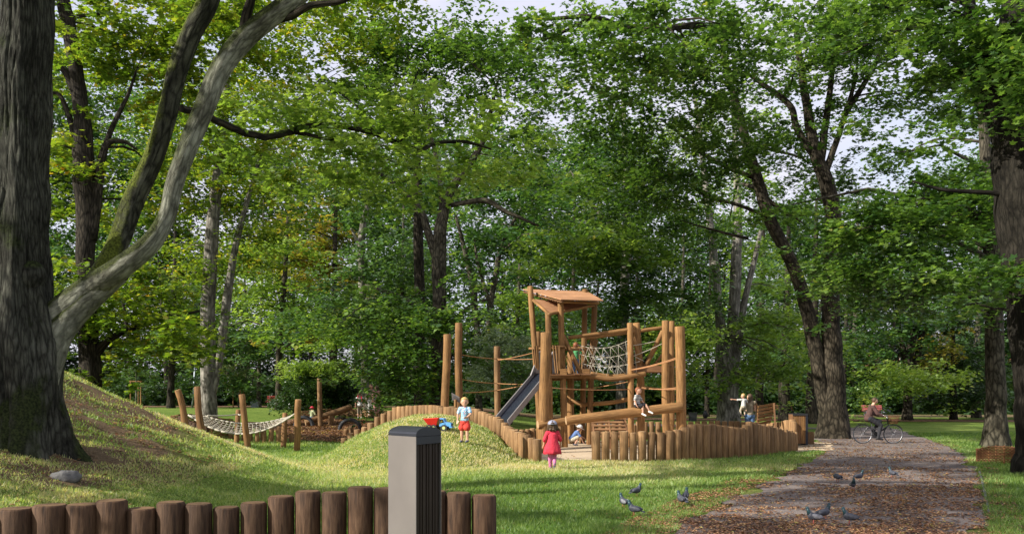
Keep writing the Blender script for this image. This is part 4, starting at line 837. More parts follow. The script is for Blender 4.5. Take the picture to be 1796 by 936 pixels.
for (x0, y0, x1, y1) in [(970.5, 605, 975, 654), (975.5, 606, 979, 654), (980, 606, 980.5, 650), (938, 607, 941, 645), (942.5, 606, 944, 648), (935, 612, 938, 640)]:
    mb = MB(); mb.beam(PX(x0, y0, 27.9), PX(x1, y1, 27.85), .028, .075, roll=PI/2); bw(mb, 'baluster', 'robinia', TW)
for (x0, y0, x1, y1) in [(989, 618, 1003, 657), (994, 622, 1008, 657), (988, 640, 997, 657)]:
    mb = MB(); mb.beam(PX(x0, y0, 28.0), PX(x1, y1, 28.0), .028, .08, roll=PI/2); bw(mb, 'baluster', 'robinia', TW)
for k in range(6):
    mb = MB(); xx = 1004+k*6; mb.beam(PX(xx, 622, 31), PX(xx+1, 662, 31), .028, .09, roll=PI/2); bw(mb, 'baluster', 'robinia', TW)
logpart('handrail', TW, PX(928, 611, 28.6), PX(952, 611, 28.2), .045, n=10); logpart('handrail', TW, PX(968, 607, 28.0), PX(992, 608, 28.1), .04, n=10)
logpart('handrail', TW, PX(985, 612, 28.3), PX(1048, 613, 30), .045, n=10); logpart('handrail', TW, PX(960, 610, 31), PX(1040, 610, 31), .045, n=10)
# slide
SL = thing('slide', 'grey metal slide running down from the play tower to the stakes', 'slide', (X(876, 26.2), 26.2, 0))
pt = Vector(PX(952, 655, 28.4)); pb = Vector(PX(879, 743, 26.0)); ax = (pb-pt).normalized(); wd = Vector((.52, -.86, 0)).normalized()
side = Vector((ax.y, -ax.x, 0)).normalized(); nrm = side.cross(ax).normalized()
if nrm.z < 0: nrm = -nrm
hw = .24; L0 = pt; L1 = pb
mb = MB(); mb.prism([L0-side*hw, L1-side*hw, L1+side*hw, L0+side*hw], nrm*.02); bw(mb, 'bed', 'slidebed', SL)
for sg in (-1, 1):
    mb = MB(); o = side*hw*sg; top = .14
    w0, w1 = L0+o, L1+o; dn = nrm*-.05
    pts = [w0+dn, w1+dn, w1+nrm*top, w0+nrm*top]
    mb.prism(pts, side*.035*sg); bw(mb, 'side_wall', 'slideside', SL)
    mb = MB(); u = Vector((0, 0, 1)); bk = -Vector((ax.x, ax.y, 0)).normalized()
    q = [w0+dn, w0+nrm*top+ax*.35, w0+u*.42+ax*.02, w0+u*.72+bk*.18, w0+u*.78+bk*.34, w0+u*.74+bk*.48, w0+bk*.5+dn]
    mb.prism(q, side*.04*sg); bw(mb, 'wing', 'slideside', SL)
mb = MB(); e1 = L1+ax*0.0; mb.prism([e1-side*hw, e1+side*hw, e1+side*hw+Vector((ax.x, ax.y, -.05))*.5, e1-side*hw+Vector((ax.x, ax.y, -.05))*.5], (0, 0, .02)); bw(mb, 'runout', 'slideside', SL)
logpart('support', SL, L1+Vector((0, 0, -.02)), Vector((L1.x, L1.y, -.1)), .05, mats=['steel'], n=10)
# right frame of the tower and hanging bridge
def hp(*a, **k): return tp(*a, **k)
tp(1105, 566, 28.4, 1107, r=.105); tp(1117, 566, 29.6, 1126, r=.135, bend=.07); tp(1167, 562, 28.4, 1169, r=.13, bend=.05); tp(1178, 563, 29.8, 1177, r=.105)
logpart('rail', TW, PX(997, 592, 28.4), PX(1110, 577, 28.4), .065, bend=.03); logpart('rail', TW, PX(1028, 593, 29.6), PX(1165, 574, 29.6), .065, bend=.03)
logpart('brace', TW, PX(986, 585, 28.3), PX(1021, 659, 28.2), .075); logpart('brace', TW, PX(1110, 590, 29.0), PX(1128, 645, 29.0), .075)
logpart('brace', TW, PX(1163, 580, 28.8), PX(1131, 645, 29.0), .08); logpart('brace', TW, PX(1169, 612, 29.8), PX(1148, 640, 29.8), .05)
logpart('brace', TW, PX(1046, 595, 30), PX(1033, 650, 30), .075)
mb = MB(); mb.beam(PX(1106, 647, 28.6), PX(1168, 647, 28.6), .16, .19); bw(mb, 'platform_beam', 'plank', TW)
mb = MB(); mb.beam(PX(1106, 649, 29.9), PX(1178, 649, 29.9), .16, .19); bw(mb, 'platform_beam', 'plank', TW)
mb = MB()
for k in range(9): mb.box(((X(1112, 29)+X(1172, 29))/2, 28.65+k*.15, Z(643, 29)), (1.25, .135, .04))
bw(mb, 'platform', 'plank', TW)
def curvelog(par, pts, r, name='log', mats=WE, n=16):
    mb = MB(); sp = spline([(*PX(*p), r) for p in pts], 6); mb.tube([q[:3] for q in sp], r, n, True, 0, 1, .05, len(pts), .015); return bw(mb, name, mats, par), sp
_, B1 = curvelog(TW, [(1019, 656, 28.3), (1040, 660, 28.3), (1073, 664, 28.3), (1104, 660, 28.3), (1132, 655, 28.4)], .085, 'bridge_log')
_, B2 = curvelog(TW, [(1036, 655, 29.6), (1073, 660, 29.6), (1108, 657, 29.6)], .08, 'bridge_log')
curvelog(TW, [(1002, 702, 30.5), (1020, 708, 30.3), (1040, 708, 30), (1075, 705, 29.6), (1105, 699, 29.2)], .075, 'balance_log')
def ropes(par, segs, r, mat, name='rope', sag=0):
    mb = MB()
    for a, b in segs:
        a = Vector(a); b = Vector(b); k = 7; pts = [a.lerp(b, i/k)-Vector((0, 0, sag*(a-b).length*4*(i/k)*(1-i/k))) for i in range(k+1)] if sag else [a, b]
        mb.tube(pts, r, 5, True)
    return bw(mb, name, mat, par)
def sidenet(y_at, d0, d1, xa, xb, ta, tb, tops_sag, log):
    """diamond rope net hung between a top rope and the bridge log"""
    def top(t): return Vector(PX(xa+(xb-xa)*t, ta+(tb-ta)*t+tops_sag*4*t*(1-t), d0+(d1-d0)*t))
    def bot(t): i = t*(len(log)-1); k = int(min(i, len(log)-2)); f = i-k; q = log[k]*(1-f)+log[k+1]*f; return Vector(q[:3])+Vector((0, 0, .06))
    def P(t, h): return bot(t).lerp(top(t), h)
    n = 7; H = 3; seg = []
    for i in range(n):
        for j in range(H):
            s = .5 if j % 2 else 0
            t0, t1, t2 = (i+s)/n, (i+s+.5)/n, (i+s-.5)/n
            if t1 <= 1: seg.append((P(t0, j/H), P(t1, (j+1)/H)))
            if t2 >= 0: seg.append((P(t0, j/H), P(t2, (j+1)/H)))
    ropes(TW, seg, .006, 'rope_white', 'net')
    hs = []
    for h in (1/3, 2/3, 1):
        hs += [(P(i/12, h), P((i+1)/12, h)) for i in range(12)]
    ropes(TW, hs, .010, 'rope_white', 'net_rope')
sidenet(0, 28.4, 28.4, 1012, 1104, 604, 596, 10, B1[:26]); sidenet(0, 29.6, 29.6, 1030, 1110, 604, 598, 9, B2)
ropes(TW, [(PX(1104, 606, 28.4), PX(1150, 598, 28.6)), (PX(1108, 625, 28.4), PX(1166, 600, 28.6)), (PX(1109, 622, 28.4), PX(1128, 632, 28.6))], .013, 'rope_white', 'rope', .02)
# two heavy posts with the slanting sitting log
LG = thing('balancing_log', 'long thick peeled log slanting between two heavy posts, a boy sitting on it', 'play log', (X(955, 25.2), 25.2, 0))
gpost('post', LG, 956, 583, 25.4, .155, .15, 952, bend=.05); gpost('post', LG, 1192, 572, 25.6, .15, .15, 1196, bend=.06)
logpart('log', LG, PX(992, 737, 25.0), PX(1196, 713, 25.4), .135, .15, bend=.02, n=24)
logpart('log', LG, PX(943, 744, 25.3), PX(1006, 737, 25.6), .13, .12, n=20)
# rope course
RC = thing('rope_course', 'slack orange brown ropes strung between tall timber posts beside the tower', 'rope course', (X(785, 29), 29, 0))
gpost('post', RC, 784, 586, 28.5, .14, .13, 782, bend=.06); gpost('post', RC, 804, 566, 29.5, .13, .125, 804, bend=.06); gpost('post', RC, 872, 607, 31.5, .115, .115, 873, bend=.02, mats=['stake', 'robinia_end'])
def rp(*s): ropes(RC, [(PX(*a), PX(*b)) for a, b in s], .014, 'rope_brown', 'rope', .012)
rp(((805, 621, 29.4), (871, 629, 31.4)), ((871, 629, 31.4), (944, 629, 30.4)), ((871, 632, 31.4), (944, 616, 30.4)))
rp(((805, 664, 29.4), (872, 672, 31.4)), ((872, 672, 31.4), (948, 672, 29.5)), ((803, 688, 29.4), (872, 684, 31.4)), ((872, 684, 31.4), (946, 668, 29.5)))
rp(((1107, 648, 28.3), (1187, 627, 25.7)), ((1107, 649, 28.3), (1187, 629, 25.7)), ((1000, 684, 30.5), (1107, 668, 28.4)), ((958, 679, 25.5), (1107, 682, 28.4)), ((1122, 678, 29.5), (1190, 682, 25.7)), ((1122, 680, 29.5), (1190, 679, 25.7)), ((1124, 676, 29.5), (1176, 683, 29.7)))
rp(((956, 656, 25.5), (1022, 655, 28.2)))
# small tilted climbing panel between the two posts by the mound
CP = thing('climbing_ramp', 'small tilted slatted panel fixed between the two tall posts by the mound', 'play panel', (X(799, 29.2), 29.2, 0))
for k in range(6):
    mb = MB(); a = PX(792, 689+k*2.2, 29.0); b = PX(806, 697+k*1.6, 29.0); mb.beam(Vector(a)+Vector((0, k*.05, 0)), Vector(b)+Vector((0, k*.05, 0)), .05, .035); bw(mb, 'slat', 'slideside', CP)
logpart('support', CP, PX(799, 700, 29.1), (X(799, 29.1), 29.1, -.1), .05, n=8)
# --- rope hammock on six leaning posts
HM = thing('rope_hammock', 'white rope net hammock slung between crooked timber posts at the hill foot', 'hammock', (X(430, 26.5), 26.5, 0))
HP = [(312, 683, 27.5, 328, 27.5, .105), (345, 678, 26.4, 356, 26.2, .105), (424, 691, 25.5, 436, 25.5, .095), (418, 718, 28.3, 414, 28.0, .085), (500, 724, 28.3, 496, 28, .09), (524, 700, 26.2, 521, 26.2, .10)]
for (px, yt, dt, pb, db, r) in HP: gpost('post', HM, px, yt, dt, r, r*.95, pb, bend=.05, db=db)
NA, NB_, NC, ND = Vector(PX(330, 726, 27.4)), Vector(PX(352, 735, 26.4)), Vector(PX(500, 733, 28.2)), Vector(PX(520, 723, 26.3))
def hq(u, v):
    bk = Vector(PX(360, 729, 27.6)).lerp(Vector(PX(500, 732, 28.2)), u)-Vector((0, 0, .22*4*u*(1-u)))
    fr = Vector(PX(330, 727, 26.9)).lerp(Vector(PX(519, 724, 26.3)), u)-Vector((0, 0, .62*4*u*(1-u)))
    p = bk.lerp(fr, v); p.z -= .10*4*u*(1-u)*4*v*(1-v); return p
seg = []; NU, NV = 22, 8
for i in range(NU+1):
    for j in range(NV+1):
        if i < NU: seg.append((hq(i/NU, j/NV), hq((i+1)/NU, j/NV)))
        if j < NV and 0 < i < NU: seg.append((hq(i/NU, j/NV), hq(i/NU, (j+1)/NV)))
ropes(HM, seg, .010, 'rope_white', 'net')
seg = [(hq(i/16, v), hq((i+1)/16, v)) for i in range(16) for v in (0, 1)]; ropes(HM, seg, .026, 'rope_white', 'edge_rope')
seg = [(Vector(PX(364, 728, 27)), Vector(PX(418, 726, 28.2))), (Vector(PX(418, 726, 28.2)), Vector(PX(426, 722, 25.6))), (hq(1, 1), Vector(PX(524, 722, 26.2))), (hq(1, 0), Vector(PX(500, 731, 28.2)))]; ropes(HM, seg, .022, 'rope_white', 'rope', .02)
# woven low fence behind
def wovenfence(label, line, h, mat, seed, rows=9, stake='stake'):
    W_ = spline([(X(p, d), d, 0) for p, d in line], 10); x0, y0 = W_[0][:2]; root = thing('wicker_fence', label, 'wicker fence', (x0, y0, g(x0, y0)))
    mb = MB()
    L = 0
    for j in range(rows):
        pts = []
        for i, q in enumerate(W_):
            t = (Vector(W_[min(i+1, len(W_)-1)][:2])-Vector(W_[max(i-1, 0)][:2])).normalized(); nn = Vector((-t.y, t.x)); s = (1 if (i+j) % 2 else -1)*.035
            hh = h(i/(len(W_)-1)) if callable(h) else h
            pts.append((q[0]+nn.x*s, q[1]+nn.y*s, g(q[0], q[1])+.03+(j+.5)/rows*hh))
        mb.tube(pts, (h(.5) if callable(h) else h)/rows*.44, 6, True, wob=.35, seed=j+seed)
    bw(mb, 'weave', mat, root)
    for i in range(0, len(W_), 4):
        hh = h(i/(len(W_)-1)) if callable(h) else h; q = W_[i]; z = g(q[0], q[1]); logpart('stake', root, (q[0], q[1], z-.1), (q[0], q[1], z+hh+.05), .02, n=8)
    return root
wovenfence('brown wicker fence sunk behind the rope hammock', [(300, 33), (335, 31.5), (372, 30.5), (410, 31.5)], .72, 'wicker', 1, 12)
wovenfence('long low pale wicker fence round the seesaw area', [(525, 41.5), (570, 42.6), (620, 42.6), (670, 42), (700, 41)], .38, 'wickerlit', 2, 6)
wovenfence('low woven willow edging between the grey trunk and the rugged tree', [(1713, 21.8), (1740, 21.6), (1775, 21.2), (1800, 20.4)], lambda t: .32+.10*math.sin(t*3), 'wicker', 3, 11)
# wire mesh fence in front of the visitors
WF = thing('wire_fence', 'low dark wire fence in front of the visitors behind the seesaw area', 'fence', (X(650, 40.6), 40.6, g(X(650, 40.6), 40.6)))
for px in (612, 629, 643, 656, 672):
    x = X(px, 40.6); z = g(x, 40.6); mb = MB(); mb.tube([(x, 40.6, z-.1), (x, 40.6, z+.62)], .014, 6); bw(mb, 'post', 'black', WF)
mb = MB()
for k in range(7):
    pts = [(X(px, 40.6), 40.6, g(X(px, 40.6), 40.6)+.05+k*.09) for px in (612, 629, 643, 656, 672)]; mb.tube(pts, .0045, 4, False)
bw(mb, 'wire', 'black', WF)
# log lying behind hammock
o = logpart('lying_log', None, PX(436, 732, 33), PX(468, 731, 31.6), .115, .12, n=18) if False else None
mb = MB(); a = Vector(PX(432, 734, 33.4)); b = Vector(PX(468, 734, 32)); 
for v in (a, b): v.z = .60
post(mb, a, b, .12, .13, 18, 5); 
for q in (.2, .8):
    c = a.lerp(b, q); post(mb, (c.x, c.y, -.1), (c.x, c.y, .5), .09, seed=3)
o = mb.build('balance_beam', WE); tag(o, 'pale peeled log lying level on short supports behind the hammock', 'play log')
# seesaw
sd = 41.0
SS = thing('seesaw', 'seesaw of a slanting log held by a tall dark post and a short post', 'seesaw', (X(561, sd), sd, g(X(561, sd), sd)))
sm = ['stake', 'robinia_end']
gpost('post', SS, 560, 663, 39.2, .11, .105, 562, bend=.03, mats=sm); gpost('post', SS, 581, 729, 39.6, .12, .12, 581, mats=sm)
logpart('beam', SS, PX(535, 741, 39.2), PX(616, 713, 40.2), .14, .15, mats=sm, n=18)
def stump(px, ytop, d, w, label, mats, group=None):
    mb = MB(); x = X(px, d); r = w/2/F*d; mb.tube([(x, d, g(x, d)-.1), (x, d, g(x, d)+.2), (x, d, Z(ytop, d))], [r*1.02, r, r*.97], 24, True, 0, 1, .06, int(px), .02); o = mb.build('tree_stump', mats); tag(o, label, 'stump', group)
stump(597, 735.5, 41.6, 19, 'dark rough barked upright stump behind the seesaw', ['barkdark', 'stake_dark_end'])
def tyre(px, d, label, r=.40):
    x = X(px, d); z = g(x, d); pts = [(x+math.cos(t)*r, d+math.sin(t*0)*.0, z+.02+math.sin(t)*r) for t in [PI*k/18 for k in range(-1, 20)]]
    mb = MB(); mb.tube(pts, .085, 14, True)
    for k in range(0, 19):  # tread blocks
        t = PI*k/18
        for s in (-.035, .035): mb.box((x+math.cos(t)*(r+.08), d+s, z+.02+math.sin(t)*(r+.08)), (.02, .05, .05), Matrix.Rotation(-t, 3, 'Y'))
    o = mb.build('half_tyre', 'rubber'); tag(o, label, 'tyre')
tyre(533, 39.2, 'small half buried black tyre below the raised end of the seesaw log'); tyre(614, 37.8, 'larger half buried black tyre beside the mound', .46)
for i, (px, zz) in enumerate([(607, .34), (616, .46)]):
    stump(px, HY+(EYE-zz)*F/36, 36, 9, ['lower of the two short round stepping stakes by the tyre', 'taller of the two short round stepping stakes by the tyre'][i], ST)
# slatted seat inside and leaning bench outside
BI = thing('slatted_bench', 'dark slatted timber lounger inside the stake enclosure', 'bench', (X(1070, 27), 27, 0))
for k in range(6):
    mb = MB(); z = .42+k*.11; y = 27.0+k*.13; mb.box(((X(1040, 27)+X(1103, 27))/2, y, z), (1.13, .10, .035), Matrix.Rotation(.5, 3, 'X')); bw(mb, 'slat', 'plank', BI)
for px in (1042, 1071, 1101):
    mb = MB(); x = X(px, 27); mb.beam((x, 26.95, .40), (x, 27.75, 1.0), .05, .07); mb.beam((x, 27.0, -.05), (x, 27.0, .4), .05, .05); mb.beam((x, 27.7, -.05), (x, 27.7, .93), .05, .05); bw(mb, 'frame', 'plank', BI)
BL = thing('slatted_bench', 'sunlit slatted timber bench back leaning outwards behind the curved stakes', 'bench', (X(1345, 30), 30, 0))
for k in range(6):
    z = .78+k*.12; y = 29.4+k*.07; mb = MB(); xa = X(1327+k*.5, y); xb = X(1358+k*1.6, y); mb.beam((xa, y, z-.05), (xb, y+.4, z+.05), .03, .085); bw(mb, 'slat', 'robinia', BL)
for px in (1330, 1358):
    mb = MB(); x = X(px, 29.7); mb.beam((x, 29.5, .3), (x+.06*(px > 1340), 29.95, 1.45), .05, .06); mb.beam((x, 29.5, -.05), (x, 29.5, .4), .06, .06); mb.beam((x, 30, -.05), (x, 30, .5), .06, .06); mb.beam((x, 29.1, .42), (x, 30, .42), .05, .06); bw(mb, 'frame', 'plank', BL)
for k in range(4):
    mb = MB(); mb.box((X(1342, 29.3), 29.1+k*.11, .45), (.75, .09, .035)); bw(mb, 'seat', 'robinia', BL)
# litter bins
def binbox(name, label, cx, cy, w, dp, h, rz, mats, arch, slats, lidh):
    t = thing(name, label, 'bin', (cx, cy, g(cx, cy)), rz)
    # body faces: metal sides left, slatted front right; local x = width along the metal face, y = depth along slats
    mb = MB(); mb.box((0, -dp/2+.012, (h-.02)/2), (w, .024, h-.02)); mb.box((0, dp/2-.012, (h-.02)/2), (w, .024, h-.02)); o = mb.build('side_panel', mats[0], t)
    bv = o.modifiers.new('bev', 'BEVEL'); bv.width = .004; bv.segments = 2
    mb = MB(); n = slats
    for k in range(n):
        y = -dp/2+.03+(k+.5)*(dp-.06)/n; mb.box((w/2-.03+.006*((k*7) % 3-1), y, (h-lidh)/2), (.02, (dp-.06)/n*.90, h-lidh-.04))
        mb.box((-w/2+.03, y, (h-lidh)/2), (.02, (dp-.06)/n*.86, h-lidh-.04))
    mb.build('slat_panel', mats[1], t)
    mb = MB()  # arched hood swept along x
    pr = []; m = 14
    for k in range(m+1):
        a = PI*k/m; pr.append((0, -math.cos(a)*dp/2, h-.02-arch+0+math.sin(a)**.8*arch))
    pr = [(0, -dp/2, h-lidh)]+pr+[(0, dp/2, h-lidh)]
    mb.prism([(-w/2+.004, p[1]*1.004, p[2]+.003) for p in pr], (w-.006, 0, 0)); 
    o = mb.build('hood', mats[2], t); bv = o.modifiers.new('bev', 'BEVEL'); bv.width = .006; bv.segments = 2
    return t
# foreground bin: vertical box, arched top, corner towards the camera
ca = PX(729, 930, 6.75); ba = R(38)
BN = thing('litter_bin', 'tall grey metal litter bin with arched hood and dark slatted side', 'bin', (ca.x, ca.y, 0))
zt = 1.40
fl = PX(681, 0, 7.02); fm = PX(729.5, 0, 6.72); fr = PX(774, 0, 7.03)
A_ = Vector((fl.x, fl.y, 0)); B_ = Vector((fm.x, fm.y, 0)); D_ = Vector((fr.x, fr.y, 0)); E_ = A_+D_-B_
eL = (A_-B_); eR = (D_-B_); nR = -eL.normalized(); nL = -eR.normalized()
shoulder = Z(765, 6.75); crown_z = Z(748, 6.85); hoodb = Z(779, 6.75)
m = 18; prof = []
for k in range(m+1):
    a = PI*k/m; t = .5-.5*math.cos(a); prof.append((t, shoulder+(crown_z-shoulder)*math.sin(a)**.75))
mb = MB(); mb.prism([B_+eR*t+Vector((0, 0, z)) for t, z in prof], eL); # arched roof solid
o = bw(mb, 'hood', 'bincap', BN)
mb = MB(); mb.prism([B_+eR*t+Vector((0, 0, z)) for t, z in [(.02, hoodb), (.98, hoodb), (.98, shoulder-.003), (.02, shoulder-.003)]], eL*.97+eL.normalized()*.002); bw(mb, 'hood_panel', 'bincap', BN)
mb = MB(); th = eR.normalized()*.008
mb.prism([B_+Vector((0, 0, .04)), A_+Vector((0, 0, .04)), A_+Vector((0, 0, shoulder-.001)), B_+Vector((0, 0, shoulder-.001))], th); o = bw(mb, 'side_panel', 'binmetal', BN)
mb = MB(); mb.prism([D_+Vector((0, 0, .04)), E_+Vector((0, 0, .04)), E_+Vector((0, 0, shoulder-.001)), D_+Vector((0, 0, shoulder-.001))], -th); bw(mb, 'side_panel', 'binmetal', BN)
mb = MB(); ns = 11
for k in range(ns):
    t0 = .045+(k+.04)*.91/ns; t1 = .045+(k+.96)*.91/ns; ins = eL.normalized()*(.010+.006*((k*5) % 3))
    for z0, z1 in [(.06, hoodb-.004)]:
        mb.prism([B_+eR*t0+ins+Vector((0, 0, z0)), B_+eR*t1+ins+Vector((0, 0, z0)), B_+eR*t1+ins+Vector((0, 0, z1)), B_+eR*t0+ins+Vector((0, 0, z1))], eL.normalized()*.02)
bw(mb, 'slat_panel', 'binwood', BN)
mb = MB(); mb.prism([B_+eR*.05+eL*.12+Vector((0, 0, .05)), D_-eR*.05+eL*.12+Vector((0, 0, .05)), E_-eR*.05+Vector((0, 0, .05))-eL*.1, A_+eR*.05-eL*.1+Vector((0, 0, .05))], (0, 0, hoodb-.08)); bw(mb, 'liner', 'black', BN)
mb = MB(); mb.prism([B_+eR*.1+eL*.1+Vector((0, 0, -.1)), D_-eR*.1+eL*.1+Vector((0, 0, -.1)), E_-eR*.1-eL*.1+Vector((0, 0, -.1)), A_+eR*.1-eL*.1+Vector((0, 0, -.1))], (0, 0, .14)); bw(mb, 'foot', 'black', BN)
# slatted bin by the path
d = 29.5; xa = X(1400, d)
SB = thing('litter_bin', 'wood slatted bin with dark grey side standing at the end of the stakes', 'bin', (xa, d, 0))
for k in range(7):
    mb = MB(); mb.box((X(1388, d)+k*.062+.03, d-.2, .57), (.05, .035, .98)); bw(mb, 'slat', 'robinia' if k != 3 else 'plank', SB)
mb = MB(); mb.box((X(1411, d), d, .56), (.08, .46, 1.06)); bw(mb, 'side_panel', 'bincap', SB)
mb = MB(); mb.box((X(1387.5, d), d, .56), (.03, .44, 1.04)); bw(mb, 'side_panel', 'plank', SB)
mb = MB(); mb.box((X(1400, d), d, 1.075), (.52, .48, .07)); mb.box((X(1400, d), d+.05, .55), (.40, .34, .98)); bw(mb, 'lid', 'black', SB)
mb = MB(); mb.box((X(1419, 30), 30, .20), (.26, .26, .52)); bv = mb.build('wooden_block', 'stake'); tag(bv, 'square timber seat block beside the slatted bin', 'block'); 
# lamp posts
def lamp(px, ytop, d, label, lean=0):
    x = X(px, d); z0 = g(x, d); t = thing('street_lamp', label, 'lamp', (x, d, z0)); zt = Z(ytop, d)
    mb = MB(); mb.tube([(x-lean, d, z0-.1), (x-lean*.6, d, z0+1.0), (x, d, zt-.3)], [.085, .07, .05], 12); bw(mb, 'pole', 'greymetal', t)
    mb = MB(); mb.tube([(x, d, zt-.32), (x, d, zt-.1), (x, d, zt-.08)], [.10, .22, .22], 16); bw(mb, 'lamp_glass', 'white', t)
    mb = MB(); mb.tube([(x, d, zt-.08), (x, d, zt-.05), (x, d, zt+.06)], [.42, .42, .06], 18); bw(mb, 'lamp_shade', 'greymetal', t)
lamp(343.5, 601, 66, 'slim grey lamp post standing left of the sunlit plane trunk', .3); lamp(1417, 633, 62, 'grey lamp post in front of the trunk with the ragged pale patch')
# park benches
def bench(px, d, w, mat, label, ptop=None, rz=0):
    x = X(px, d); z = g(x, d); t = thing('park_bench', label, 'bench', (x, d, z), rz)
    for k in range(3): mb = MB(); mb.box((0, -.18+k*.17, .45), (w, .13, .04)); mb.build('seat', mat, t)
    for k in range(3): mb = MB(); mb.box((0, .24+k*.035, .60+k*.15), (w, .035, .11)); mb.build('backrest', mat, t)
    for sx in (-.38, .38):
        mb = MB(); mb.beam((sx*w, .2, 0), (sx*w, .36, .98), .06, .06); mb.beam((sx*w, -.22, 0), (sx*w, -.22, .43), .06, .06); mb.beam((sx*w, -.24, .41), (sx*w, .26, .41), .06, .05); mb.build('leg', 'greymetal', t)
bench(484, 74, 1.7, 'benchred', 'dark red slatted bench facing the lawn beside the yew bush'); bench(1531, 80, 1.9, 'benchpink', 'rose coloured slatted bench behind the cyclist'); bench(1373, 84, 2.0, 'plank', 'brown wooden bench behind the dark lime trunk')
# small bins and sacks on the lawn
def smallbin(px, d, w, h, label, mat='black', name='waste_container'):
    x = X(px, d); z = g(x, d); t = thing(name, label, 'bin', (x, d, z)); mb = MB(); mb.prism([(-w/2*.9, 0, 0), (w/2*.9, 0, 0), (w/2, 0, h*.86), (-w/2, 0, h*.86)], (0, w*.8, 0)); mb.build('body', mat, t)
    mb = MB(); mb.box((0, w*.4, h*.93), (w*1.08, w*.9, h*.11)); mb.build('lid', mat, t)
smallbin(445.5, 71, .62, .52, 'low blue grey container on the lawn near the red bench', 'greymetal'); smallbin(1216, 60, .52, .62, 'black container on the sunny lawn beside the mottled beech'); smallbin(1396, 74, .5, .42, 'dark container between the brown bench and the lamp'); smallbin(1557, 84, .6, .75, 'grey and white bin next to the rose coloured bench', 'greymetal')
mb = MB(); x = X(1237, 68); mb.ball((x, 68, .28), (.2, .2, .32), 14, 10, f=lambda q: 1+.15*mnoise.noise(q*2.5)); mb.tube([(x, 68, .52), (x, 68, .66)], [.07, .1], 8); o = mb.build('rubbish_sack', 'black'); tag(o, 'tied black rubbish sack on the far lawn', 'sack')
# staked saplings
def sapling(px, d, label, seed):
    x = X(px, d); z = g(x, d); t = thing('young_tree', label, 'sapling', (x, d, z)); w = .42
    for sx in (-1, 1): logpart('stake', t, (x+sx*w, d, z-.1), (x+sx*w, d, z+2.2), .05, n=10)
    logpart('stake', t, (x, d+.5, z-.1), (x, d+.5, z+1.9), .045, n=10)
    mb = MB(); mb.beam((x-w-.1, d, z+2.15), (x+w+.1, d, z+2.15), .04, .09); bw(mb, 'crossbar', 'robinia', t)
    mb = MB(); mb.tube([(x, d, z-.1), (x+.03, d, z+1.5), (x, d, z+4.2)], [.06, .045, .02], 8); bw(mb, 'trunk', 'barkpale', t)
    foliage('crown', t, [(px, 640, d, 20, 26, 1.0, 26)], 'leaf_silver' if seed else 'leaf_blue', .2, 500+seed, 34, 'kite', .5)
sapling(238, 70, 'staked young tree seen beyond the crest of the hill', 0); sapling(418, 70, 'staked young tree with silvery crown right of the plane trunk', 1)
# stone and root at the big maple
mb = MB(); x, y = X(117, 11.6), 11.6; mb.ball((x, y, g(x, y)+.03), (.22, .13, .10), 18, 10, f=lambda q: 1+.25*mnoise.noise(q*1.7)); o = mb.build('rock', 'stone'); tag(o, 'flat grey stone lying at the foot of the huge maple', 'stone')
# kerb board along the path edge
KB = MB()
kp = [gpx(1727, 900), gpx(1722, 870), gpx(1717, 845), gpx(1713, 828)]
for a, b in zip(kp[:-1], kp[1:]): KB.beam((a[0]+.06, a[1], .0), (b[0]+.06, b[1], .0), .035, .07)
o = KB.build('path_edging', 'stone'); o['kind'] = 'structure'
# far buildings and cars between the trees
def building(px, w, d, h, mat, label, nx_, nz_):
    x = X(px, d); t = thing('house', label, 'house', (x, d, 0)); mb = MB(); mb.box((0, 3, h/2), (w, 6, h)); mb.build('wall', mat, t)
    mb = MB(); mb.prism([(-w/2-.3, -.3, h), (w/2+.3, -.3, h), (w/2+.3, 3, h+3), (-w/2-.3, 3, h+3)], (0, 3, -.2)); mb.build('roof', 'stone', t)
    for i in range(nx_):
        for j in range(nz_):
            cx = -w/2+(i+.5)*w/nx_; cz = 1.5+j*3
            mb = MB(); mb.box((cx, -.04, cz), (1.3, .1, 1.6)); f = mb.build('window', 'white', t); mb = MB(); mb.box((cx, -.1, cz), (1.05, .02, 1.35)); mb.build('pane', 'glass', f)
building(1425, 14, 128, 9, 'concrete', 'pale grey house showing between the trunks beyond the lamp post', 5, 3); building(1655, 22, 135, 9, 'brick', 'red brick house behind the conifer beyond the lawn', 7, 3)
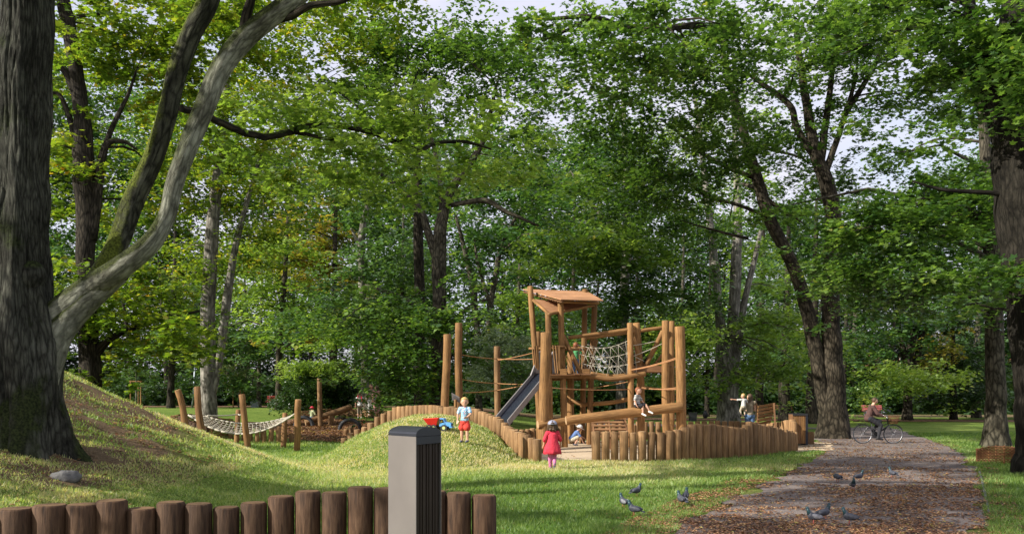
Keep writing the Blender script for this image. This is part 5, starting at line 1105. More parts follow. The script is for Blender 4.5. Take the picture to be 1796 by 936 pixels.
# ------------------------------------------------------------------ people
def V(*a): return Vector(a)
def ico(n):
    bm = bmesh.new(); bmesh.ops.create_icosphere(bm, subdivisions=n, radius=1); v = np.array([q.co[:] for q in bm.verts]); bm.verts.index_update(); f = np.array([[q.index for q in p.verts] for p in bm.faces]); bm.free(); return v, f
ICO2, ICO3 = ico(2), ico(3)
def grow(o):
    dg = bpy.context.evaluated_depsgraph_get(); return bpy.data.meshes.new_from_object(o.evaluated_get(dg))
def fused(name, mat, caps, balls, par, vox=.010, smooth=4, flat=None, f=None):
    """one continuous surface grown round tapered limbs: caps (a, ra, b, rb), balls (centre, (rx, ry, rz))"""
    vs = []; fs = []; nv = 0
    def add(c, r, T):
        nonlocal nv
        vs.append(T[0]*np.array(r)+np.array(c)); fs.append(T[1]+nv); nv += len(T[0])
    for a, ra, b, rb in caps:
        a = Vector(a); b = Vector(b); L = (b-a).length; n = max(1, int(L/(min(ra, rb)*.5)))
        for i in range(n+1):
            t = i/n; r = ra+(rb-ra)*t; add(a.lerp(b, t), (r, r, r), ICO2)
    for c, r in balls: add(Vector(c), r, ICO3)
    me = bpy.data.meshes.new('tmp'); me.from_pydata(np.concatenate(vs).tolist(), [], np.concatenate(fs).tolist())
    o = bpy.data.objects.new('tmp', me); C.objects.link(o)
    rm = o.modifiers.new('r', 'REMESH'); rm.mode = 'VOXEL'; rm.voxel_size = vox; rm.use_smooth_shade = True
    s = o.modifiers.new('s', 'SMOOTH'); s.factor = .5; s.iterations = smooth
    me2 = grow(o); bpy.data.objects.remove(o); bpy.data.meshes.remove(me)
    me2.name = name; me2.materials.clear(); me2.materials.append(M[mat] if isinstance(mat, str) else mat)
    if f:
        for v in me2.vertices: v.co = f(v.co)
    me2.polygons.foreach_set('use_smooth', np.ones(len(me2.polygons), bool))
    r = bpy.data.objects.new(name, me2); C.objects.link(r)
    if par is not None: r.parent = par
    return r
def hand(wr, dirv, palm_n, s, curl=.4, thumb=1):
    """capsules for palm, four unequal bent fingers and a thumb leaving the side of the palm"""
    d = Vector(dirv).normalized(); n = Vector(palm_n); n = (n-d*n.dot(d)).normalized(); sd = d.cross(n); out = []
    k = wr+d*.055*s
    for q in (-.026, -.009, .009, .026): out.append((wr+sd*q*s*.6, .013*s, k+sd*q*s, .012*s))
    for q, L in ((-.027, .052), (-.009, .066), (.009, .072), (.027, .062)):
        a = k+sd*q*s; b = a+(d+n*curl*.5).normalized()*L*.5*s; c = b+(d+n*curl*1.6).normalized()*L*.5*s
        out += [(a, .0095*s, b, .0085*s), (b, .0085*s, c, .007*s)]
    t0 = wr+d*.015*s+sd*.026*s*thumb; t1 = t0+(d*.6+sd*thumb*.8+n*.3).normalized()*.033*s; t2 = t1+(d+sd*thumb*.15+n*.4).normalized()*.028*s
    out += [(t0, .012*s, t1, .010*s), (t1, .010*s, t2, .008*s)]; return out
def person(label, loc, rz, J, H, look, cat='person', s=1.0, vox=.010, group=None):
    """J: joint positions in metres, local frame: +Y ahead, +X to the figure's right. look: clothing."""
    t = thing('person', label, cat, loc, rz, group); hs = s
    hd, nk, ch, pv = J['head'], J['neck'], J['chest'], J['pelvis']; fd = J.get('face', V(0, 1, 0)).normalized(); up = (hd-nk).normalized(); sx = fd.cross(V(0, 0, 1)).normalized()
    hr = J['HR']; caps = []; balls = [(hd, (hr*.80, hr*.88, hr)), (hd+fd*hr*.28-V(0, 0, hr*.42), (hr*.58, hr*.58, hr*.52))]
    face = [(hd+fd*hr*.90-V(0, 0, hr*.08), (hr*.10, hr*.12, hr*.16)), (hd+fd*hr*.80-V(0, 0, hr*.50), (hr*.22, hr*.08, hr*.06)), (hd+fd*hr*.62-V(0, 0, hr*.72), (hr*.2, hr*.18, hr*.14)),
            (hd+sx*hr*.84-V(0, 0, hr*.12), (hr*.10, hr*.14, hr*.22)), (hd-sx*hr*.84-V(0, 0, hr*.12), (hr*.10, hr*.14, hr*.22))]
    balls += face
    cr, wr, sr = J['CR'], J['WR'], .042*H
    caps.append((nk-up*.02, .036*H, hd-V(0, 0, hr*.4)+fd*-.005, .034*H))
    caps.append((pv, wr*.92, pv.lerp(ch, .55), wr*.85)); caps.append((pv.lerp(ch, .55), wr*.85, ch, cr*.80)); caps.append((J['sr'].lerp(ch, .1), sr*.95, J['sl'].lerp(ch, .1), sr*.95)); caps.append((ch, cr*.7, nk, .035*H))
    for q in 'lr':
        S_, E_, W2 = J['s'+q], J['e'+q], J['w'+q]; caps += [(S_, .036*H, E_, .026*H), (E_, .027*H, W2, .017*H)]
        hdv = J.get('hd'+q, (W2-E_)); caps += hand(W2, hdv, J.get('hn'+q, V(0, 1, -.2)), H/1.25 if H < 1.4 else H/1.55, J.get('curl', .45), 1 if q == 'l' else -1)
        Hp, Kn, An = J['h'+q], J['k'+q], J['a'+q]; caps += [(Hp, .056*H, Kn, .037*H), (Kn, .038*H, Kn.lerp(An, .35), .037*H), (Kn.lerp(An, .35), .037*H, An, .021*H)]
        td = J.get('t'+q, V(0, 1, 0)).normalized(); caps.append((An-V(0, 0, .012*H)-td*.01, .024*H, An-V(0, 0, .022*H)+td*.085*H, .018*H))
    fused('body', 'skin', caps, balls, t, vox)
    for k in (-1, 1):
        e = MB(); e.ball(hd+fd*hr*.82+sx*k*hr*.32+V(0, 0, hr*.06), hr*.085, 8, 6); e.build('eye', 'eye', t)
    # top
    L = look; m_ = .012 if H < 1.4 else .016
    if L.get('top'):
        c2 = [(pv+V(0, 0, .03*H), wr*1.02+m_, pv.lerp(ch, .55), wr*.92+m_), (pv.lerp(ch, .55), wr*.92+m_, ch, cr*.84+m_), (J['sr'].lerp(ch, .08), sr+m_, J['sl'].lerp(ch, .08), sr+m_), (ch, cr*.72+m_, nk-up*.02*H, .036*H)]
        sl = L.get('sleeve', .6)
        for q in 'lr':
            S_, E_, W2 = J['s'+q], J['e'+q], J['w'+q]
            if sl <= 1: c2.append((S_, .040*H+m_*.5, S_.lerp(E_, sl), .034*H+m_))
            else: c2 += [(S_, .040*H+m_*.5, E_, .032*H+m_), (E_, .032*H+m_, E_.lerp(W2, sl-1), .022*H+m_)]
        fused(L.get('topname', 'shirt'), L['top'], c2, L.get('topballs', []), t, vox)
    if L.get('bottom'):
        c2 = [(pv-V(0, 0, .01), wr*1.0+m_, pv+V(0, 0, .035*H), wr*.95+m_)]; lg = L.get('leg', .5)
        for q in 'lr':
            Hp, Kn, An = J['h'+q], J['k'+q], J['a'+q]; lo = L.get('loose', 1)
            if lg <= 1: c2.append((Hp, .060*H+m_*.6, Hp.lerp(Kn, lg), (.056*H+m_*.7)*lo))
            else: c2 += [(Hp, .060*H+m_*.5, Kn, .041*H+m_*.6), (Kn, .041*H+m_*.6, Kn.lerp(An, lg-1), (.028*H+m_*.6)*lo)]
        fused(L.get('botname', 'trousers'), L['bottom'], c2, [], t, vox)
    if L.get('shoe'):
        for q in 'lr':
            An = J['a'+q]; td = J.get('t'+q, V(0, 1, 0)).normalized()
            fused('shoe', L['shoe'], [(An-V(0, 0, .008*H)-td*.014*H, .031*H, An-V(0, 0, .020*H)+td*.09*H, .024*H)], [], t, vox)
    if L.get('hair'):
        hb = [(hd+V(0, 0, hr*.16)-fd*hr*.12, (hr*.90, hr*.94, hr*.96))]
        n = L.get('hairlen', 0); hc = []
        rr = random.Random(int(hd.z*999))
        if L.get('curly'):
            for _ in range(46):
                a = rr.uniform(0, 2*PI); q = V(math.cos(a)*rr.uniform(.5, 1.25)*hr, math.sin(a)*rr.uniform(.5, 1.05)*hr, -rr.uniform(.2, 1.2)*hr)
                if q.dot(fd) > .35*hr: continue
                hb.append((hd+q, (hr*.22, hr*.22, hr*.2)))
        if n:
            for k in range(7):
                a = (k-3)/3; q = hd-fd*hr*.55*(1-.3*a*a)+sx*a*hr*.75; hc.append((q, hr*.36, q-V(0, 0, n)+sx*a*.02, hr*.2))
        ho = fused('hair', L['hair'], hc, hb, t, vox*.9, 2)
        # open the face: pull the front of the cap back
        for v in ho.data.vertices:
            r = v.co-hd; k = r.dot(fd)
            if r.z < hr*.52 and k > -.05*hr and r.z > -hr*1.3: v.co -= fd*(k+.05*hr)*1.0
    if L.get('cap'):
        cm, kind = L['cap']; bc = -fd if kind == 'backcap' else fd
        fused('cap', cm, [], [(hd+V(0, 0, hr*.30), (hr*.99, hr*1.02, hr*.86))], t, vox*.9, 2, f=lambda c: V(c.x, c.y, max(c.z, hd.z+hr*.18)))
        br = MB()
        if kind == 'sunhat':
            pts = []; n = 24
            for k in range(n): a = 2*PI*k/n; ex = 1.36+.35*max(0, math.cos(a)); dv = bc*math.cos(a)+sx*math.sin(a); pts.append(hd+dv*hr*ex+V(0, 0, hr*.10-.10*hr*max(0, math.cos(a))))
            br.prism(pts, (0, 0, .010))
        else:
            pts = [];
            for k in range(13): a = -PI/2+PI*k/12; dv = bc*math.cos(a)*1.72+sx*math.sin(a)*.86; pts.append(hd+dv*hr+V(0, 0, hr*.20-.08*hr*math.cos(a)))
            br.prism(pts, (0, 0, .010))
        br.build('brim', cm, t)
    return t
def kid(H=1.1, sw=.0, **o):
    """standing child's joints"""
    hr = .098*H; J = dict(HR=hr, head=V(0, .01, H-hr), neck=V(0, 0, H*.79), chest=V(0, 0, H*.68), pelvis=V(0, 0, H*.47), CR=.088*H, WR=.080*H)
    for q, k in (('r', 1), ('l', -1)):
        J['s'+q] = V(k*.105*H, 0, H*.755); J['e'+q] = V(k*.15*H, -.01, H*.61); J['w'+q] = V(k*.155*H, .03, H*.475)
        J['h'+q] = V(k*.045*H, 0, H*.45); J['k'+q] = V(k*.055*H, .01, H*.25); J['a'+q] = V(k*.055*H, -.005, H*.045)
    J.update(o); return J
def adult(H=1.68, **o):
    hr = .067*H; J = dict(HR=hr, head=V(0, .02, H-hr), neck=V(0, 0, H*.84), chest=V(0, 0, H*.74), pelvis=V(0, 0, H*.53), CR=.080*H, WR=.072*H)
    for q, k in (('r', 1), ('l', -1)):
        J['s'+q] = V(k*.105*H, 0, H*.81); J['e'+q] = V(k*.13*H, -.02, H*.63); J['w'+q] = V(k*.135*H, .04, H*.485)
        J['h'+q] = V(k*.05*H, 0, H*.51); J['k'+q] = V(k*.055*H, .01, H*.28); J['a'+q] = V(k*.055*H, -.005, H*.045)
    J.update(o); return J

def put(px, d, z=None): x = X(px, d); return (x, d, g(x, d) if z is None else z)
# girl walking away in the red dress (seen from behind, facing +Y)
H = 1.13
J = kid(H, head=V(0, .02, H-.11), face=V(.10, 1, -.12), er=V(.185, .01, .70), wr=V(.20, .08, .57), el=V(-.185, -.02, .70), wl=V(-.20, .05, .55),
        hl=V(-.05, 0, .5), kl=V(-.05, .04, .28), al=V(-.04, .05, .05), hr=V(.05, 0, .5), kr=V(.05, .02, .27), ar=V(.03, -.12, .13), tr=V(0, .35, -1), tl=V(0, 1, 0))
t = person('toddler girl from behind in a red dress and grey cap walking towards the entrance', put(969, 19.8), R(6), J, H,
           dict(bottom='pink', leg=2, botname='leggings', shoe='greyshoe', hair='hair_brown', hairlen=.08, curly=1, cap=('capgrey', 'backcap'), top='red', sleeve=1.25))
mb = MB(); n = 36; prof = [(.86, .085), (.80, .112), (.72, .120), (.62, .142), (.52, .172), (.44, .192), (.36, .205)]
for i, (z, r) in enumerate(prof):
    for k in range(n):
        a = 2*PI*k/n; f = 1+(.05*math.sin(a*7+.6)+.03*math.sin(a*11))*max(0, (i-2)/4); mb.v.append(V(math.cos(a)*r*1.03*f, math.sin(a)*r*.82*f, z+.008*math.sin(a*5)*(i > 4)))
for i in range(len(prof)-1):
    for k in range(n): k2 = (k+1) % n; mb.face((i*n+k, (i+1)*n+k, (i+1)*n+k2, i*n+k2), [(0, 0)]*4, 0, True)
o = mb.build('dress', 'red', t); so = o.modifiers.new('s', 'SOLIDIFY'); so.thickness = .006
mb = MB(); mb.ball(V(.13, .02, .38), (.03, .02, .035), 8, 6); o = mb.build('bow', 'red', t)
# boy on the mound, seen three-quarter front, facing left
H = 1.14; by = 21.7
J = kid(H, face=V(-.35, 1, -.25), er=V(.18, .02, .69), wr=V(.17, .06, .56), el=V(-.185, .05, .72), wl=V(-.10, .16, .63), hdl=V(.2, .5, .1), hl=V(-.06, 0, .5), kl=V(-.075, .02, .28), al=V(-.085, .03, .05), kr=V(.075, .01, .28), hr=V(.06, 0, .5), ar=V(.08, 0, .05))
BX = put(815, by)
person('blond boy in printed blue shirt and red shorts pulling a toy truck on the mound', BX, R(163), J, H,
       dict(top='blueprint', sleeve=.62, bottom='redshorts', leg=.55, botname='shorts', loose=1.35, shoe='greyshoe', hair='hair_blond'))
# crouching child in the sand, facing right
H = 1.05; s_ = 1
J = dict(HR=.105, head=V(0, .19, .60), face=V(0, 1, -.45), neck=V(0, .12, .50), chest=V(0, .07, .42), pelvis=V(0, -.10, .22), CR=.092, WR=.088)
for q, k in (('r', 1), ('l', -1)):
    J.update({'s'+q: V(k*.115, .10, .47), 'e'+q: V(k*.14, .22, .33), 'w'+q: V(k*.10, .38, .24), 'hd'+q: V(0, .8, -.7), 'h'+q: V(k*.055, -.08, .20), 'k'+q: V(k*.11, .14, .30), 'a'+q: V(k*.09, .01, .05), 't'+q: V(0, 1, 0)})
J['wr'] = V(.08, .30, .10); J['er'] = V(.14, .20, .30)
person('small child in white sun hat and blue shirt crouching in the sand under the tower', put(1007, 29.2, .02), R(-84), J, H,
       dict(top='bluecloth', sleeve=.8, bottom='beige', leg=.85, botname='shorts', shoe='greyshoe', hair='hair_brown', cap=('white', 'sunhat')))
# boy sitting on the log, facing right and a little to the camera
a0 = PX(992, 737, 25.0); a1 = PX(1196, 713, 25.4); tt = (1117-992)/(1196-992); sp_ = a0.lerp(a1, tt); zt = sp_.z+.142
H = 1.05
J = dict(HR=.100, head=V(.0, .03, .49), face=V(0, 1, -.1), neck=V(0, 0, .37), chest=V(0, -.01, .27), pelvis=V(0, -.01, .075), CR=.090, WR=.085)
for q, k in (('r', 1), ('l', -1)):
    J.update({'s'+q: V(k*.115, 0, .335), 'e'+q: V(k*.15, -.03, .20), 'w'+q: V(k*.15, .02, .07), 'hd'+q: V(0, .5, -.8), 'h'+q: V(k*.05, .02, .065), 'k'+q: V(k*.075, .19, .055), 'a'+q: V(k*.08, .21, -.17), 't'+q: V(0, 1, -.35)})
J['wl'] = V(-.13, .16, .12); J['el'] = V(-.16, .08, .19); J['kr'] = V(.03, .17, .03); J['ar'] = V(.03, .18, -.19); J['kl'] = V(-.10, .22, .07); J['al'] = V(-.10, .34, -.12)
person('red haired boy in a striped shirt and black shorts sitting on the slanting log', (sp_.x, sp_.y-.03, zt), R(-118), J, H,
       dict(top='striped', sleeve=.75, bottom='blackcloth', leg=.75, botname='shorts', shoe='white', hair='hair_red'))
# child on the tower deck, back to the camera
H = 1.12; J = kid(H, er=V(.20, .04, .72), wr=V(.22, .16, .68), el=V(-.20, .04, .72), wl=V(-.22, .16, .68), face=V(.2, 1, 0))
person('child in a green shirt standing on the tower deck behind the rope net', (X(1010, 29.6), 29.6, DZ+.045), R(-10), J, H,
       dict(top='green', sleeve=.7, bottom='denim', leg=1.8, shoe='greyshoe', hair='hair_red'))
# woman carrying a toddler, seen from behind, and the toddler on her arm
wd_ = 33.5; H = 1.80
J = adult(H, face=V(-.7, 1, 0), er=V(.23, .05, 1.16), wr=V(.02, .24, 1.13), hdr=V(-1, .2, .1), el=V(-.27, .08, 1.20), wl=V(-.20, .30, 1.22), hdl=V(.6, .6, .2))
person('woman with light brown hair and sleeveless tan top carrying a toddler behind the stakes', put(1315, wd_), R(4), J, H,
       dict(top='khaki', sleeve=.12, bottom='denim', leg=2, shoe='black', hair='hair_brown', hairlen=.22), vox=.014)
J = dict(HR=.088, head=V(-.02, 0, .52), face=V(-1, .3, 0), neck=V(0, 0, .41), chest=V(0, 0, .31), pelvis=V(0, 0, .12), CR=.085, WR=.083)
for q, k in (('r', 1), ('l', -1)):
    J.update({'s'+q: V(k*.10, 0, .37), 'e'+q: V(k*.16, .03, .26), 'w'+q: V(k*.10, .12, .22), 'h'+q: V(k*.05, .0, .10), 'k'+q: V(k*.08, .10, -.06), 'a'+q: V(k*.08, .05, -.22), 't'+q: V(0, 1, -.6)})
J['el'] = V(-.25, .05, .36); J['wl'] = V(-.42, .08, .385); J['hdl'] = V(-1, 0, .05); J['curl'] = .1
x, y, z = put(1304, wd_-.18); person('toddler in pale spotted shirt held on the woman\'s arm, pointing at the beech', (x, y, z+1.20), R(8), J, .95,
       dict(top='greyprint', sleeve=.8, bottom='beige', leg=1.6, shoe='greyshoe', hair='hair_blond'), cat='toddler')
# toddler at the seesaw
H = .90; J = kid(H, er=V(.17, .04, .52), wr=V(.20, .17, .50), face=V(.2, 1, 0))
person('toddler in red hat and blue dungarees standing at the seesaw post', put(547, 39.4), R(-20), J, H,
       dict(top='yellowshirt', sleeve=.9, bottom='denim', leg=2, botname='dungarees', shoe='greyshoe', hair='hair_brown', cap=('red', 'sunhat')), vox=.012)
# three visitors
H = 1.32; J = kid(H, face=V(.6, 1, .1), HR=.11)
t = person('girl in white top with red backpack straps at the wire fence', put(631, 42), R(10), J, H, dict(top='white', sleeve=.5, bottom='khaki', leg=1.4, shoe='white', hair='hair_brown', hairlen=.12), vox=.014)
mb = MB()
for k in (-1, 1): mb.tube([V(k*.085, -.13, 1.05), V(k*.09, -.05, 1.10), V(k*.09, .06, 1.04), V(k*.10, .08, .84)], .026, 8); mb.tube([V(k*.085, -.13, 1.05), V(k*.10, -.15, .84)], .030, 8)
mb.build('backpack_strap', 'red', t)
J = adult(1.66, face=V(-.3, 1, 0), el=V(-.28, .05, 1.14), wl=V(-.42, .08, .95))
person('woman in khaki jacket and dark sunglasses bending her arm out among the visitors', put(651, 42.4), R(176), J, 1.66, dict(top='khaki', sleeve=1.9, bottom='white', leg=1.9, shoe='black', hair='hair_brown', hairlen=.25), vox=.014)
J = adult(1.62, face=V(-.5, 1, -.1))
person('dark haired woman in a rose pink top turned towards her companion', put(661, 42.0), R(30), J, 1.62, dict(top='rosecloth', sleeve=.7, topname='blouse', bottom='rosecloth', leg=1.5, loose=1.2, shoe='black', hair='hair_brown', hairlen=.18), vox=.014)
# ------------------------------------------------------------------ bicycle and rider (side on, heading right = +X)
cd = 30.8; cx0 = X(1513, cd)
BK = thing('bicycle', 'black city bicycle with wire basket ridden along the path', 'bicycle', (cx0, cd, 0), R(-4))
WR_ = .345; wb = 1.07
def wheel(x):
    mb = MB(); n = 36
    def ring(R_, r, nn=8):
        m = MB(); b0 = 0
        for i in range(n):
            a = 2*PI*i/n
            for k in range(nn): th = 2*PI*k/nn; m.v.append(V(x+math.cos(a)*(R_+r*math.cos(th)), r*math.sin(th), WR_+.0+math.sin(a)*(R_+r*math.cos(th))))
        for i in range(n):
            for k in range(nn): i2 = (i+1) % n; k2 = (k+1) % nn; m.face((i*nn+k, i2*nn+k, i2*nn+k2, i*nn+k2), [(0, 0)]*4, 0, True)
        return m
    w = ring(WR_-.03, .012).build('wheel', 'steel', BK); ring(WR_-.017, .019).build('tyre', 'rubber', w)
    for i in range(18): a = 2*PI*i/18; mb.tube([(x, .02*(-1)**i, WR_), (x+math.cos(a)*(WR_-.035), 0, WR_+math.sin(a)*(WR_-.035))], .0022, 4, False)
    mb.tube([(x, -.06, WR_), (x, .06, WR_)], .022, 10); mb.build('spokes', 'steel', w)
    f = MB()
    for i in range(11):
        a0, a1 = PI*(.16+.72*i/11), PI*(.16+.72*(i+1)/11); f.beam((x+math.cos(a0)*(WR_+.02), 0, WR_+math.sin(a0)*(WR_+.02)), (x+math.cos(a1)*(WR_+.02), 0, WR_+math.sin(a1)*(WR_+.02)), .05, .006)
    f.build('mudguard', 'black', BK)
wheel(0); wheel(wb)
mb = MB(); bb = V(.44, 0, .28); st = V(.28, 0, .80); hb_ = V(.86, 0, .82); hl_ = V(.90, 0, .66)
for a, b, r in [(bb, V(.30, 0, .72), .016), (bb, hl_, .019), (V(.36, 0, .48), V(.88, 0, .74), .014), (hl_, V(.85, 0, .90), .018), (V(0, .05, WR_), bb, .010), (V(0, -.05, WR_), bb, .010), (V(0, .05, WR_), V(.31, 0, .66), .009), (V(0, -.05, WR_), V(.31, 0, .66), .009), (hl_, V(.99, .05, .50), .012), (V(.99, .05, .5), V(wb, .05, WR_), .011), (hl_, V(.99, -.05, .50), .012), (V(.99, -.05, .5), V(wb, -.05, WR_), .011), (V(.30, 0, .7), V(.27, 0, .86), .012)]: mb.tube([a, b], r, 10)
mb.build('frame', 'black', BK)
mb = MB(); mb.tube([V(.62, -.28, 1.02), V(.72, -.27, 1.03), V(.82, -.14, 1.0), V(.85, 0, .96), V(.82, .14, 1.0), V(.72, .27, 1.03), V(.62, .28, 1.02)], .012, 8); mb.tube([V(.85, 0, .88), V(.85, 0, .97)], .015, 8); mb.build('handlebar', 'steel', BK)
mb = MB(); mb.ball(V(.25, 0, .88), (.14, .09, .035), 14, 8, f=lambda q: 1-.25*max(0, q.x)); mb.build('saddle', 'black', BK)
mb = MB(); mb.box(V(-.02, 0, .72), (.36, .12, .015)); mb.tube([V(-.16, 0, .72), V(-.02, 0, WR_+.03)], .007, 6); mb.build('rear_rack', 'black', BK)
mb = MB(); mb.tube([bb+V(0, -.02, 0), bb+V(0, .02, 0)], .085, 20); mb.tube([bb, bb+V(.10, .07, -.13)], .010, 6); mb.tube([bb, bb+V(-.10, -.07, .13)], .010, 6); mb.box(bb+V(.10, .12, -.13), (.09, .09, .02)); mb.box(bb+V(-.10, -.12, .13), (.09, .09, .02)); mb.build('crankset', 'black', BK)
mb = MB()
for k in range(6):
    z = .74+k*.05; w = .13+k*.008; mb.tube([V(.93, -w, z), V(1.18+k*.01, -w, z), V(1.18+k*.01, w, z), V(.93, w, z), V(.93, -w, z)], .006, 5)
for q in range(9):
    a = -.13+q*.0325; mb.tube([V(1.18, a, .73), V(1.24, a*1.2, 1.0)], .004, 4); mb.tube([V(.93, a, .73), V(.93, a*1.2, 1.0)], .004, 4)
for q in range(7):
    a = .93+q*.042; mb.tube([V(a, -.13, .73), V(a, -.17, 1.0)], .004, 4); mb.tube([V(a, .13, .73), V(a, .17, 1.0)], .004, 4)
mb.box(V(1.06, 0, .73), (.26, .26, .01)); mb.build('basket', 'wicker', BK)
H = 1.66
J = dict(HR=.11, head=V(0, .17, 1.60), face=V(0, 1, -.1), neck=V(0, .10, 1.45), chest=V(0, .03, 1.28), pelvis=V(0, -.06, .98), CR=.135, WR=.125)
for q, k in (('r', 1), ('l', -1)):
    J.update({'s'+q: V(k*.17, .06, 1.37), 'e'+q: V(k*.24, .18, 1.14), 'w'+q: V(k*.25, .38, 1.06), 'hd'+q: V(0, 1, -.1), 'hn'+q: V(0, 0, -1), 'curl': 1.2, 'h'+q: V(k*.08, -.04, .95)})
J.update({'kr': V(.10, .34, .72), 'ar': V(.12, .24, .27), 'tr': V(0, 1, -.1), 'kl': V(-.10, .38, .86), 'al': V(-.12, .14, .50), 'tl': V(0, 1, -.2)})
person('cyclist in brown jacket and dark trousers riding a black bicycle on the path', (cx0+.27, cd, -.06), R(-94), J, H,
       dict(top='brownjacket', sleeve=1.95, topname='jacket', topballs=[((0, -.05, .97), (.16, .17, .14))], bottom='blackcloth', leg=2, shoe='black', hair='hair_brown', cap=('blackcloth', 'helmet') if False else None), vox=.013)
# ------------------------------------------------------------------ toy truck
tx, ty = X(771, 22.4), 22.4
TT = thing('toy_truck', 'large plastic toy tipper with red skip and blue cab on the mound', 'toy truck', (tx, ty, g(tx, ty)+.0), R(-12))
zz = .0
for xx in (-.24, -.12, .16):
    for s in (-1, 1):
        mb = MB(); mb.tube([(xx, s*.10, .085+zz), (xx, s*.165, .085+zz)], [.085, .085], 20, True); w = mb.build('wheel', 'rubber', TT); mb = MB(); mb.tube([(xx, s*.16, .085+zz), (xx, s*.172, .085+zz)], .042, 14); mb.build('hub', 'toyhub', w)
mb = MB(); mb.box((-.05, 0, .12), (.50, .14, .05)); mb.build('chassis', 'black', TT)
mb = MB(); q = [(-.36, 0, .30), (-.02, 0, .34), (-.07, 0, .17), (-.27, 0, .16)]
b, tp_ = [(-.26, -.11, .16), (-.07, -.11, .16), (-.07, .11, .16), (-.26, .11, .16)], [(-.38, -.19, .33), (.0, -.19, .35), (.0, .19, .35), (-.38, .19, .33)]
b0 = 0; mb.v += [Vector(p) for p in b+tp_]
mb.face((3, 2, 1, 0), [(0, 0)]*4)
for i in range(4): j = (i+1) % 4; mb.face((i, j, 4+j, 4+i), [(0, 0)]*4)
o = mb.build('skip', 'toyred', TT); so = o.modifiers.new('s', 'SOLIDIFY'); so.thickness = .018; so.offset = 1
mb = MB(); mb.prism([(.02, -.11, .12), (.18, -.11, .12), (.18, -.11, .22), (.14, -.11, .34), (.03, -.11, .34)], (0, .22, 0)); cbn = mb.build('cab', 'toyblue', TT); bv = cbn.modifiers.new('b', 'BEVEL'); bv.width = .012; bv.segments = 2
mb = MB(); mb.prism([(.05, -.114, .22), (.155, -.114, .22), (.125, -.114, .31), (.05, -.114, .31)], (0, .004, 0)); mb.build('window', 'black', cbn)
mb = MB(); mb.ball((.09, -.118, .255), (.018, .006, .022), 8, 6); mb.ball((.07, -.118, .24), (.02, .006, .018), 8, 6); mb.build('driver', 'toyyellow', cbn)
mb = MB(); mb.prism([(.182, -.10, .12), (.34, -.10, .12), (.34, -.10, .20), (.30, -.10, .225), (.182, -.10, .235)], (0, .20, 0)); o = mb.build('bonnet', 'toyblue', TT); bv = o.modifiers.new('b', 'BEVEL'); bv.width = .012; bv.segments = 2
mb = MB(); mb.box((.343, 0, .165), (.006, .13, .055)); mb.build('grille', 'black', TT)
mb = MB(); mb.box((.33, 0, .105), (.07, .26, .03)); mb.build('bumper', 'toyblue', TT)
pa = Vector((tx+.36, ty-.02, g(tx, ty)+.12)); hb2 = Vector((BX[0]-.05, BX[1]-.16, BX[2]+.62))
mb = MB(); k = 8; mb.tube([pa.lerp(hb2, i/k)-Vector((0, 0, .10*math.sin(PI*i/k))) for i in range(k+1)], .005, 5); o = mb.build('pull_string', 'rope_white'); tag(o, 'thin pale string from the toy truck to the boy\'s hand', 'string')
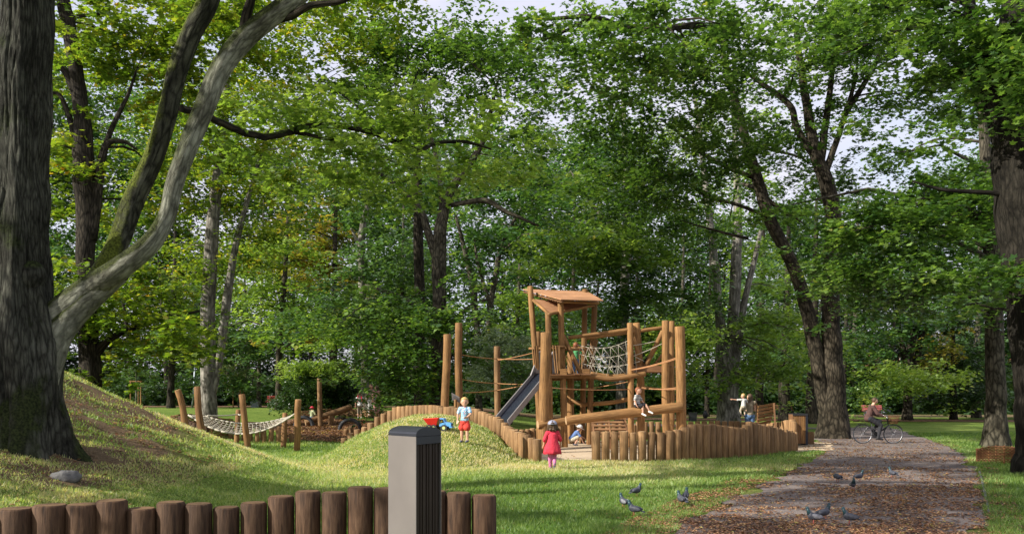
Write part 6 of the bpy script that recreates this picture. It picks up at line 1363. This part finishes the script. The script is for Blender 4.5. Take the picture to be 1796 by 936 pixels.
# ------------------------------------------------------------------ pigeons
def pigeon(px, py, rz, label, head='up', pale=0, s=.9):
    x, y = gpx(px, py); y = min(y, 24); t = thing('pigeon', label, 'pigeon', (x, y, g(x, y)+.012), R(rz), 'pigeons pecking on the lawn and path')
    up = head == 'up'; hz = .235 if up else .13; hy = .085 if up else .13
    caps = [(V(0, -.07, .105)*s, .032*s, V(0, .035, .135)*s, .052*s), (V(0, .035, .14)*s, .046*s, V(0, hy*.85, hz-.03)*s, .022*s), (V(0, hy*.85, hz-.03)*s, .022*s, V(0, hy, hz)*s, .020*s), (V(0, hy+.012, hz-.002)*s, .010*s, V(0, hy+.038, hz-.012)*s, .004*s)]
    fused('body', 'pigeon', caps, [(V(0, -.01, .12)*s, (.050*s, .095*s, .052*s))], t, .007, 3)
    mb = MB(); mb.tube([V(0, .050, .155)*s, V(0, hy*.85, hz-.03)*s, V(0, hy, hz)*s], [.040*s, .026*s, .023*s], 12); mb.ball(V(0, hy, hz+.002)*s, .0235*s, 10, 8); mb.build('neck', 'pigeon_neck', t)
    for k in (-1, 1):
        mb = MB(); mb.ball(V(k*.040, -.035, .130)*s, V(.016, .098, .038)*s, 12, 8, rot=Matrix.Rotation(k*.10, 3, 'Z') @ Matrix.Rotation(.12, 3, 'X'), f=lambda q: 1-.2*max(0, q.z)); mb.build('wing', 'pigeon_pale' if pale == 2 else 'pigeon', t)
        mb = MB(); mb.tube([V(k*.022, .0, .085)*s, V(k*.022, .006, .005)*s], .0045*s, 6)
        for a in (-.5, 0, .5): mb.tube([V(k*.022, .006, .006)*s, V(k*.022+math.sin(a)*.03, .006+math.cos(a)*.03, .003)*s], .003*s, 5)
        mb.build('leg', 'pigeon_foot', t)
    mb = MB(); mb.prism([V(-.022, -.07, .105)*s, V(.022, -.07, .105)*s, V(.030, -.175, .075)*s, V(-.030, -.175, .075)*s], (0, 0, .010)); mb.build('tail', 'pigeon', t)
    return t
PG = [(1117, 872, -60, 'pigeon standing upright on the grass, topmost of the grass flock', 'up', 0), (1094, 892, 30, 'pigeon with pale back on the grass, outermost from the path', 'up', 2), (1112, 906, 60, 'dark pigeon with lowered tail in the lush grass, lowest of the grass flock', 'up', 0),
      (1195, 889, 25, 'plump dark pigeon facing away at the edge of grass and path', 'up', 0), (1203, 882, -20, 'slimmer pigeon half hidden behind the plump dark one', 'up', 0),
      (1469, 847, 10, 'small dim pigeon on the path, outermost of the upper path flock', 'down', 0), (1507, 845, -80, 'pigeon striding sideways on the path beside two others', 'up', 0), (1496, 862, 170, 'pigeon facing the camera with pale breast on the path', 'up', 2),
      (1565, 839, 20, 'solitary upright pigeon on the path below the bicycle', 'up', 0), (1427, 922, 75, 'large pigeon with mottled wings pecking at the path edge of leaves', 'up', 2), (1446, 914, -70, 'pigeon half hidden behind the mottled one among dead leaves', 'up', 0), (1490, 922, 62, 'large grey pigeon alone on bare path with tail stretched low', 'up', 0)]
for p in PG: pigeon(*p)
